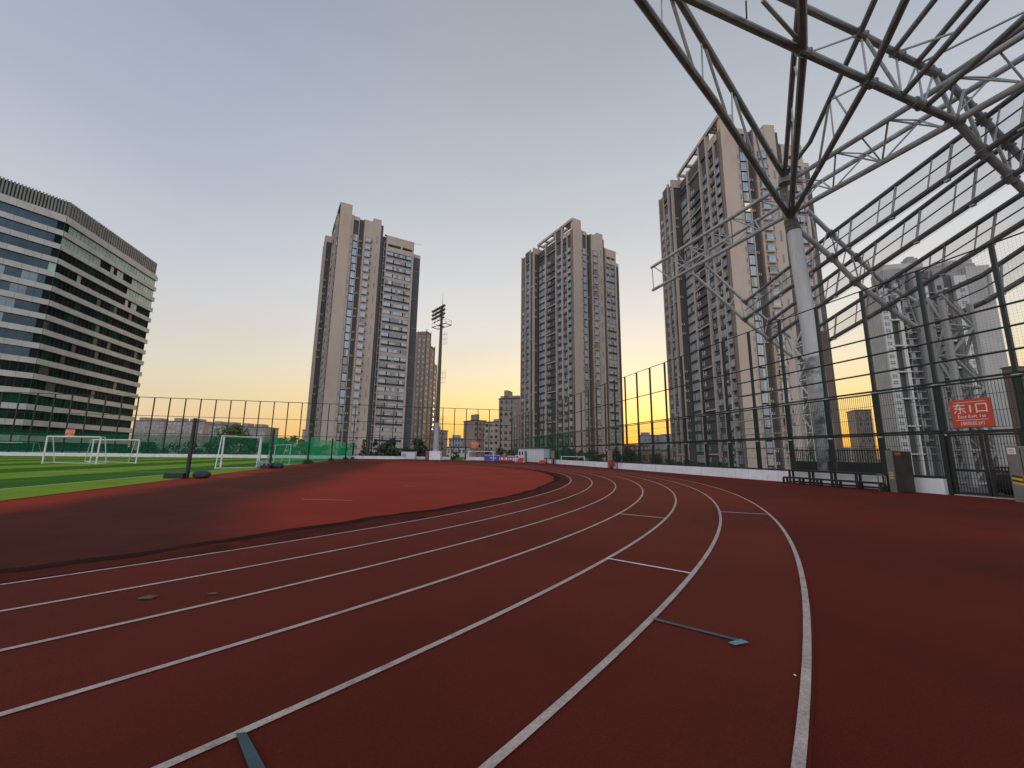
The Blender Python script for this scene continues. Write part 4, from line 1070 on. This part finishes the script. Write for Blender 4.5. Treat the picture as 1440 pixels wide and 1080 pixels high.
for a, b, nn, st in ((c0, c1, nl, .55), (c1, c2, nr, .85)):
    L_ = (b - a).length; d = (b - a) / L_; mb = MB('louv'); n = round(L_ / st)
    for j in range(n): strip(mb, a + d * (j * st), a + d * (j * st + st * .5), nn, -.5, .25, 58.1, HO)
    mb.use('band'); strip(mb, a, b, nn, -.3, .35, 57.6, 58.1); mb.use('louvd'); strip(mb, a, b, nn, -.6, -.35, 58.0, HO - .1)
    part('parapet', mb, ob)

# ------------------------------------------------------------------ other buildings
def vface(pl, pr):
    """root at the left end of a facade seen from the pitch: x runs to the right, -y faces the viewer"""
    d = pr - pl; return math.atan2(d.y, d.x), d.length
def far_block(px0, px1, ytop, Y, m, label, nwx, fh=3.2, skew=0.0, roof=None, glass='g2', win=True, name='apartment_block', cat='building', group=None, depth=14, extras=()):
    pl, pr = toward(px0, Y, (ytop + 640) / 2), toward(px1, Y + skew, (ytop + 640) / 2); pl.z = pr.z = -6
    mid = (pl + pr) / 2; ht = height_at(Vector((mid.x, mid.y, 0)), ytop) + 6
    ang, L_ = vface(pl, pr); t = empty(name, pl, label, cat, group, ang); mb = MB(m); mb.box(0, L_, 0, depth, 0, ht)
    for x0, x1, dh in extras: mb.box(L_ * x0, L_ * x1, 2, depth * .6, ht, ht + dh)
    part('wall', mb, t, False)
    mb = MB(roof or 'louvd'); mb.box(-.3, L_ + .3, -.3, depth + .3, ht, ht + .5); part('roof', mb, t, False)
    if win:
        fa = Facade(t); z = ht - 2.4; wid = min(1.9, L_ / nwx * .55)
        while z > 5.5:
            for i in range(nwx): fa.add('window', window_mesh(wid, 1.7, 2, glass if rnd.random() < .75 else 'g1'), (L_ * (i + .5) / nwx, 0, z))
            z -= fh
        fa.flush()
    return t, L_, ht
# rounded tower behind the leftmost one
def round_tower():
    Y = 235; segs = [(584, 596, 468, 0), (596, 602.5, 466, 1.5), (602.5, 609, 487, 8), (609, 613, 512, 14)]
    p = toward(584, Y); t = empty('apartment_tower', Vector((p.x, p.y, -6)), 'warm beige tower with stepped rounded top behind the leftmost tower', 'tower')
    fa = Facade(t); W = MB('beige'); F = MB('beige2')
    for i, (a, b, yt, dy) in enumerate(segs):
        nxt = segs[i + 1][3] if i < 3 else dy + 8
        pl, pr = toward(a, Y + dy, 540), toward(b, Y + nxt, 540); ang, L_ = vface(pl, pr); ht = height_at(Vector((pl.x, pl.y, 0)), yt) + 6
        d = (pr - pl).normalized(); n = Vector((-d.y, d.x, 0)); o = Vector((pl.x, pl.y, -6)); W.obox(o, d * L_, n * 14, Vector((0, 0, ht)))
        for k in range(3 if i == 0 else 2): F.obox(o + d * (L_ * k / (2 if i == 0 else 1) * .94) - n * .4 + Vector((0, 0, 14)), d * (L_ * .06), n * .4, Vector((0, 0, ht - 12.6)))
        F.obox(o - n * .3 + Vector((0, 0, ht - .6)), d * L_, n * .3, Vector((0, 0, 1.0)))
        z = ht - 5; nw = 2 if i == 0 else 1
        while z > 3:
            big = z < 20
            for k in range(nw):
                w_ = L_ / nw * (.45 if not big else .5)
                fa.add('window', window_mesh(w_, 1.5 if not big else 2.6, 2, 'g1' if not big else 'g2'), o + d * (L_ * (k + .5) / nw) - n * .02 + Vector((0, 0, z)) - Vector(t.location), ang)
            z -= 3.3 if not big else 4.6
    part('wall', W, t); part('cornice', F, t); fa.flush()
round_tower()
# grey residential slab on the right
def grey_slab():
    pl = toward(1246, 182, 490); pr = toward(1414, 172, 490); pl.z = pr.z = -6; ang, L_ = vface(pl, pr)
    t = empty('apartment_tower', pl, 'pale grey concrete residential tower behind the fence and canopy on the right', 'tower', None, ang)
    X = lambda px: L_ * ((px - 1246) / 168.0)
    H1 = height_at(Vector((pl.x, pl.y, 0)), 402) + 6; mp = pl.lerp(pr, .5); H2 = height_at(Vector((mp.x, mp.y, 0)), 372) + 6; H3 = height_at(Vector((pr.x, pr.y, 0)), 372) + 6
    H2 = max(H2, H1); G = MB('grey1'); C = MB('grey2'); Pm = MB('pale'); Bk = MB('brick')
    C.box(.2, L_ - .2, 2.2, 11.6, 0, H1 - .3); C.box(X(1262), X(1400), 2.0, 11, H1 - .3, H2)
    G.box(0, X(1247.5), 0, 12, 0, H1); G.box(X(1380), L_, 0, 14, 0, H3); G.box(.1, X(1262), 3, 11.8, H1 - 1, H1 + .8)
    Pm.box(X(1247), X(1261), .3, 3, 0, H1 - 1); Pm.box(X(1362), X(1380), .3, 3, 0, H3 - 4); Pm.box(X(1273), X(1278), .2, 3, 0, H2 - 8); Pm.box(X(1320), X(1324), 1, 3, 0, H2 - 10)
    C.box(X(1299), X(1309), -.8, 4, 0, H2 - 3)
    Dk = MB('darkw')  # recess backs coloured dark for the shade inside them
    for a_, b_, h_ in ((1262, 1272.5, H1 - 4), (1279, 1298, H2 - 7), (1310, 1332.5, H2 - 7), (1347, 1361.5, H2 - 5)): Dk.box(X(a_), X(b_), 1.85, 2.6, 0, h_)
    Dk.box(X(1281), X(1298), 1.2, 2.4, H2 - 6.5, H2 - 2.5); Dk.box(X(1312), X(1332), 1.0, 2.4, H2 - 6, H2 - 2.8); C.box(X(1333), X(1346), .4, 4, 0, H2 - 2)
    G.box(X(1268), X(1330), 4, 10, H2, H2 + 3.2); C.box(X(1309), X(1326), 5, 9, H2 + 3.2, H2 + 6); C.box(X(1312), X(1322), 5.5, 8.5, H2 + 6, H2 + 7)
    C.box(X(1284), X(1290), .9, 3, 0, H2 - 6); G.box(X(1346), X(1400), 3, 10, H2, H2 + 2.4)
    z = 8; k = 0; nt = int((H1 - 10) / 3.05)
    fa = Facade(t); me4 = None
    mb = MB('pale'); w4 = X(1259) - X(1249); mb.box(-w4 / 2, w4 / 2, -.05, .02, 0, 1.9); mb.use('g2')
    for ix in (0, 1):
        for iz in (0, 1): mb.box(-w4 * .36 + ix * w4 * .38, -w4 * .36 + ix * w4 * .38 + w4 * .33, -.08, .0, .2 + iz * .85, .2 + iz * .85 + .68)
    me4 = mb.mesh('window')
    for i in range(nt):
        z = H1 - 4.5 - 3.05 * i
        if z < 1: break
        fa.add('window', me4, (X(1254), .28, z)); fa.add('window', me4, (X(1371), .28, z + 2.0)); fa.add('balcony_opening', slot_me, (X(1267), 2.1, z)); fa.add('balcony_opening', slot_me, (X(1354), 2.1, z + 1))
        if i % 4 == 0: Pm.box(X(1259.5), X(1279), -.2, 2.2, z - .6, z); Pm.box(X(1345), X(1364), -.2, 2.2, z + .6, z + 1.2)
        if i % 2: fa.add('window', slot2_me, (X(1288), .86, z))
        fa.add('window', slot2_me, (X(1327), 1.9, z)); fa.add('window', slot2_me, (X(1304), -.82, z + .4)) if i % 2 == 0 else None; fa.add('window', slot2_me, (X(1339), .38, z + .8))
        C.box(X(1278.5), X(1296.5), .5, 2, z - .5, z - .1); C.box(X(1312.5), X(1333), .6, 2, z - .5, z - .2)
    part('wall', G, t, False); part('concrete_wall', C, t, False); part('recess_wall', Dk, t, False); part('trim', Pm, t, False)
    fa.flush()
sm = MB('brick'); sm.box(-1.7, 1.7, -.02, .02, 0, 2.6); sm.use('recess'); sm.box(-1.2, 1.2, -.05, -.02, .9, 2.4); slot_me = sm.mesh('balcony_opening')
sm = MB('recess'); sm.box(-.8, .8, -.04, .0, 0, 2.0); slot2_me = sm.mesh('window')
grey_slab()
# stepped beige group between the mast and the middle tower
far_block(655, 663, 608, 250, 'beige2', 'narrow dark beige block at the left of the stepped group', 2, name='apartment_block', extras=((.2, .8, 3),))
far_block(666, 683, 592, 235, 'beige', 'beige apartment block with small roof box, left in the stepped group', 3, extras=((.25, .55, 4),), skew=4)
far_block(681, 701, 594, 228, 'tan', 'pinkish beige apartment block, middle of the stepped group', 3, extras=((.5, .9, 2),), skew=-4)
far_block(701, 736, 561, 215, 'beige', 'tallest beige block beside the middle tower, with open roof frame', 5, extras=((.15, .32, 5), (.0, .75, 2)), skew=-5)
far_block(616, 629, 606, 260, 'beige', 'slim beige block right behind the floodlight mast', 3, extras=((.1, .4, 3),), skew=6)
far_block(631, 651, 617, 320, 'farg', 'pale grey low block beyond the gate frame', 5, extras=((.2, .75, 3),))
far_block(628, 660, 630, 190, 'pale', 'long low pale building behind the far wall', 6, fh=3.0, depth=10)
# skyline on the left
for i, (a, b, yt, Y, m, lab) in enumerate(((184, 228, 592, 330, 'farb', 'pale brown apartment row just right of the office block'), (233, 284, 593, 320, 'farb', 'pale brown apartment row behind the nearest net pole'), (292, 332, 598, 300, 'farb', 'brown apartment row left of the bright tree'), (331, 372, 601, 290, 'farb', 'lower brown apartment row right of the bright tree'), (424, 441, 605, 300, 'farg', 'grey block at the foot of the leftmost tower'))):
    far_block(a, b, yt, Y, m, lab, 8 if b - a > 30 else 4, extras=((.1, .3, 3), (.55, .8, 2.5)), depth=16)
# skyline on the right of the middle tower
far_block(873, 912, 627, 260, 'farr', 'long red roofed low building between the middle and largest towers', 6, roof='farr', depth=30)
far_block(905, 928, 612, 420, 'farg', 'grey pair of distant towers under the yellow sky', 4, extras=((.0, .45, 3),))
far_block(935, 948, 611, 400, 'farg', 'distant grey tower at the edge of the largest tower', 3)
far_block(912, 950, 634, 230, 'beige2', 'low brown building between the fence posts', 6, depth=12)
far_block(1206, 1229, 577, 240, 'beige2', 'brown apartment block seen left of the grey residential tower', 5, skew=-3)
far_block(1434, 1490, 517, 150, 'brick', 'brown block at the right picture edge', 4, fh=3.4, depth=3)
far_block(1195, 1205, 630, 420, 'farg', 'tiny distant grey block under the yellow sky', 2)

# ------------------------------------------------------------------ trees
def tree(x, y, z0, top, wid, m, label, kind='round', n=1500, group='trees beyond the walls', seed=None):
    q = random.Random(seed if seed is not None else label); t = empty('conifer_tree' if kind == 'cone' else ('shrub' if kind == 'bush' else 'leafy_tree'), Vector((x, y, z0)), label, 'shrub' if kind == 'bush' else 'tree', group)
    H = top - z0; mb = MB('bark'); base = Vector((x, y, z0)); hub = base + Vector((q.uniform(-.2, .2), 0, H * .55))
    mb.tube(base, hub, .05 * H ** .8, .025 * H ** .8, 8)
    for k in range(6):
        a = q.uniform(0, 6.28); mb.tube(base.lerp(hub, q.uniform(.5, 1)), hub + Vector((math.cos(a) * wid * .35, math.sin(a) * wid * .35, H * q.uniform(.05, .3))), .02 * H ** .8, .008 * H ** .8, 5)
    part('trunk', mb, t)
    mb = MB(m); blobs = []
    nb = 18 if kind != 'cone' else 24
    for k in range(nb):
        f = q.random()
        if kind == 'cone': zz = .12 + .88 * f; rad = wid * .5 * (1 - f) * q.uniform(.5, 1.0) + .1; br = wid * .16 * (1.15 - f)
        elif kind == 'bush': zz = .15 + .75 * f; rad = wid * .5 * q.uniform(.1, .95) * (1 - .4 * f); br = wid * .17
        else: zz = .38 + .55 * f; rad = wid * .5 * math.sqrt(max(.05, 1 - ((zz - .62) / .42) ** 2)) * q.uniform(.2, .95); br = wid * .17
        a = q.uniform(0, 6.28); blobs.append((Vector((x + math.cos(a) * rad, y + math.sin(a) * rad, z0 + H * zz)), max(.25, br * q.uniform(.7, 1.3))))
    ls = max(.12, min(.42, wid * .062))
    for k in range(n):
        c, br = blobs[q.randrange(nb)]; u = Vector((q.gauss(0, 1), q.gauss(0, 1), q.gauss(0, 1))).normalized(); p = c + u * br * q.uniform(.45, 1.1)
        if p.z > top: p.z = top - q.random() * .2
        d1 = Vector((q.gauss(0, 1), q.gauss(0, 1), q.gauss(0, .6))).normalized(); d2 = d1.cross(u + Vector((.01, 0, .02))).normalized(); s_ = ls * q.uniform(.6, 1.4)
        mb.face([p - d1 * s_, p + d2 * s_ * .6, p + d1 * s_, p - d2 * s_ * .6])
    part('crown', mb, t); return t
def tree_px(px, ytop, Y, wpx, m, label, kind='round', n=1500, z0=-6):
    p = toward(px, Y); tp = height_at(Vector((p.x, p.y, 0)), ytop); return tree(p.x, p.y, z0 if kind != 'bush' else max(z0, tp - 6), tp, wpx / 576 * Y * 1.05, m, label, kind, n)
for a in ((323, 596, 116, 44, 'leaf2', 'bright green round tree behind the larger white goal', 'round', 2200), (350, 607, 120, 22, 'leaf', 'mid green tree right of the bright round tree', 'round'), (300, 614, 118, 26, 'leaf3', 'dark green tree left of the bright round tree', 'round'), (262, 620, 120, 34, 'leaf3', 'dark low tree behind the nearest pole', 'round'), (213, 622, 122, 40, 'leaf3', 'dark low tree right of the office block', 'round'), (404, 612, 116, 26, 'leaf', 'green tree behind the thin net', 'round'), (425, 617, 115, 22, 'leaf3', 'dark green tree behind the second and third poles', 'round'), (450, 626, 115, 30, 'leaf', 'low green tree behind the bright net', 'round'), (378, 620, 118, 26, 'leaf3', 'dark tree between the larger goal and thin net', 'round'), (160, 625, 122, 50, 'leaf3', 'dark tree in front of the office block base', 'round'),
          (481, 628, 116, 22, 'leaf3', 'dark green tree behind the farthest net pole', 'round'), (511, 618, 112, 20, 'leaf4', 'brownish conifer in front of the leftmost tower', 'cone'), (527, 618, 112, 24, 'leaf3', 'dark conifer right of the brownish conifer', 'cone', 1100), (545, 614, 113, 30, 'leaf', 'bushy green tree in front of the leftmost tower', 'round', 1100), (563, 626, 112, 34, 'leaf3', 'low dark tree above the pale crate', 'round'), (588, 617, 113, 30, 'leaf3', 'dark tree between the crate and the mast', 'round', 1100),
          (690, 631, 112, 26, 'leaf3', 'low dark tree behind the blue board', 'round'), (712, 629, 112, 26, 'leaf', 'green tree behind the red barrier blocks', 'round'), (735, 630, 112, 20, 'leaf3', 'dark tree behind the white cabin', 'round'), (637, 634, 114, 18, 'leaf3', 'low dark tree beyond the gate frame', 'round'), (775, 615, 108, 26, 'leaf3', 'dark green tree right of the white cabin', 'cone', 1100), (800, 628, 100, 22, 'leaf', 'green tree behind the leaning goal frame', 'round')):
    tree_px(*a)
# shrubs and small trees just behind the right fence
bq = random.Random(9)
blist = [(82, 2.9, 2.6, 'leaf'), (78, 3.3, 2.6, 'leaf4'), (73, 2.6, 2.4, 'leaf3'), (69, 3.2, 2.6, 'leaf4'), (65, 2.7, 2.2, 'leaf'), (61, 2.5, 2.4, 'leaf3'), (57, 2.7, 2.2, 'leaf'), (53, 2.0, 2.2, 'leaf4'), (49.5, 2.6, 2.4, 'leaf3'), (46, 3.0, 2.6, 'leaf'), (43.2, 1.7, 2.0, 'leaf2'), (40.5, 2.2, 2.4, 'leaf4'), (38, 1.5, 2.2, 'leaf2'), (35.5, 1.25, 2.2, 'leaf'), (33, 1.1, 2.0, 'leaf3'), (30.5, 1.05, 2.0, 'leaf')]
nth = 'first second third fourth fifth sixth seventh eighth ninth tenth eleventh twelfth thirteenth fourteenth fifteenth sixteenth'.split()
hues = {'leaf': 'mid green', 'leaf2': 'bright yellow green', 'leaf3': 'dark green', 'leaf4': 'rust tinged'}
for i, (s, top, wd, m) in enumerate(blist):
    p = P(s, FW + 1.9 + bq.uniform(-.3, .5)); tree(p.x, p.y, -1.2, top, wd, m, '%s %s behind the right fence, counted from the far corner' % (hues[m], nth[i] + ' shrub'), 'bush', 800, 'shrubs behind the right fence')
mb = MB('street'); mb.swbox(28, 100, FW + .8, FW + 4.2, -6, -1.2); struct('planting_bed', mb, 'raised soil bed behind the right fence')

# ------------------------------------------------------------------ sky and light
SUN_AZ = 17.0; SUN_EL = 3.0           # azimuth from +y towards +x
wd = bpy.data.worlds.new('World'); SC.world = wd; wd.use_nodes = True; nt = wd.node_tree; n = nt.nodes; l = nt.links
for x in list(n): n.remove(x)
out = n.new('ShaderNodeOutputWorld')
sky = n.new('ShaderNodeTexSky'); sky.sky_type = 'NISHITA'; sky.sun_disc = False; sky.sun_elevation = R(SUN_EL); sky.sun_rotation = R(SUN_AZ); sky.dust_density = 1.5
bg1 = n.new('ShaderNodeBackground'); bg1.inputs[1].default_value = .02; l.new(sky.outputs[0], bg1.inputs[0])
tc = n.new('ShaderNodeTexCoord'); sx = n.new('ShaderNodeSeparateXYZ'); l.new(tc.outputs['Generated'], sx.inputs[0])
def ramp(stops, src):
    r = n.new('ShaderNodeValToRGB'); e = r.color_ramp.elements
    while len(e) < len(stops): e.new(.5)
    for el, (p, c) in zip(e, stops): el.position = p; el.color = (*lin(c), 1)
    l.new(src, r.inputs[0]); return r.outputs[0]
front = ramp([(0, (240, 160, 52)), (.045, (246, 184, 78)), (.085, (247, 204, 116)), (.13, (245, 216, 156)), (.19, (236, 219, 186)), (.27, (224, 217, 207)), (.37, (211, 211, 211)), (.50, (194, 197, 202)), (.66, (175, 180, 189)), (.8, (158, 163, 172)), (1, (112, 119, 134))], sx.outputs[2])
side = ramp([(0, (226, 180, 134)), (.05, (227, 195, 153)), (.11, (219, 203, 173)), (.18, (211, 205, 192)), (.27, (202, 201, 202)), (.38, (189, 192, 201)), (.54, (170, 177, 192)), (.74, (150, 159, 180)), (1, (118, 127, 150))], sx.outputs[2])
rear_fill = ramp([(0, (226, 206, 200)), (.15, (250, 240, 236)), (.35, (240, 246, 255)), (.6, (190, 204, 228)), (.8, (130, 144, 172)), (1, (84, 95, 122))], sx.outputs[2])  # sky behind the camera brightened to light the facades facing it
def mathn(op, a, b=None):
    m = n.new('ShaderNodeMath'); m.operation = op
    for i, v in enumerate((a, b)):
        if v is None: continue
        if isinstance(v, (int, float)): m.inputs[i].default_value = v
        else: l.new(v, m.inputs[i])
    return m.outputs[0]
def mapr(src, a, b):
    m = n.new('ShaderNodeMapRange'); m.interpolation_type = 'SMOOTHSTEP'; m.inputs[1].default_value = a; m.inputs[2].default_value = b; l.new(src, m.inputs[0]); return m.outputs[0]
flat = n.new('ShaderNodeVectorMath'); flat.operation = 'MULTIPLY'; l.new(tc.outputs['Generated'], flat.inputs[0]); flat.inputs[1].default_value = (1, 1, 0)
nrm = n.new('ShaderNodeVectorMath'); nrm.operation = 'NORMALIZE'; l.new(flat.outputs[0], nrm.inputs[0])
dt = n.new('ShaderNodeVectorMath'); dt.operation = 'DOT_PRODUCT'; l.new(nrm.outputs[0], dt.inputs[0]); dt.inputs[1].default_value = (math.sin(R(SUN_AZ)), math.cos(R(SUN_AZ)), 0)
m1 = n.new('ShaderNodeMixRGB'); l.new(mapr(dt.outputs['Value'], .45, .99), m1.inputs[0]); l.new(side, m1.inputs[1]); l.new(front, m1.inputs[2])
m2 = n.new('ShaderNodeMixRGB'); l.new(mapr(mathn('MULTIPLY', dt.outputs['Value'], -1), -.25, .45), m2.inputs[0]); l.new(m1.outputs[0], m2.inputs[1]); l.new(rear_fill, m2.inputs[2])
st = n.new('ShaderNodeMapRange'); l.new(mapr(mathn('MULTIPLY', dt.outputs['Value'], -1), -.1, .6), st.inputs[0]); st.inputs[3].default_value = 1.05; st.inputs[4].default_value = 1.56  # extra strength out of view behind the camera, added as facade fill
hz = n.new('ShaderNodeMapping'); hz.inputs['Scale'].default_value = (1.4, 1.4, 9); l.new(tc.outputs['Generated'], hz.inputs[0])
hn = n.new('ShaderNodeTexNoise'); hn.inputs['Scale'].default_value = 1.6; hn.inputs['Detail'].default_value = 5; l.new(hz.outputs[0], hn.inputs[0])
hm = n.new('ShaderNodeMapRange'); hm.inputs[1].default_value = .3; hm.inputs[2].default_value = .7; hm.inputs[3].default_value = .978; hm.inputs[4].default_value = 1.022; l.new(hn.outputs['Fac'], hm.inputs[0])
hs = n.new('ShaderNodeVectorMath'); hs.operation = 'SCALE'; l.new(m2.outputs[0], hs.inputs[0]); l.new(hm.outputs[0], hs.inputs['Scale'])
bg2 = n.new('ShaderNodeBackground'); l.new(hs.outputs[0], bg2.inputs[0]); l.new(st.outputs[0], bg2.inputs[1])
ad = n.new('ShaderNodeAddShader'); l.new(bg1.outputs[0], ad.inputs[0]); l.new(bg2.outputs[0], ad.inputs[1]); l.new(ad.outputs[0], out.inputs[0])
sd = bpy.data.lights.new('sun', 'SUN'); sd.energy = .35; sd.angle = R(6); sd.color = (1, .72, .42)
so = bpy.data.objects.new('sun', sd); COL.objects.link(so)
dv = Vector((math.sin(R(SUN_AZ)) * math.cos(R(SUN_EL)), math.cos(R(SUN_AZ)) * math.cos(R(SUN_EL)), math.sin(R(SUN_EL))))
so.rotation_euler = dv.to_track_quat('Z', 'Y').to_euler(); so.location = (0, 0, 60)
SC.view_settings.view_transform = 'Standard'; SC.view_settings.look = 'None'; SC.view_settings.exposure = 0; SC.view_settings.gamma = 1
SC.render.engine = 'CYCLES'; SC.cycles.max_bounces = 6; SC.cycles.transparent_max_bounces = 24; SC.cycles.use_denoising = True
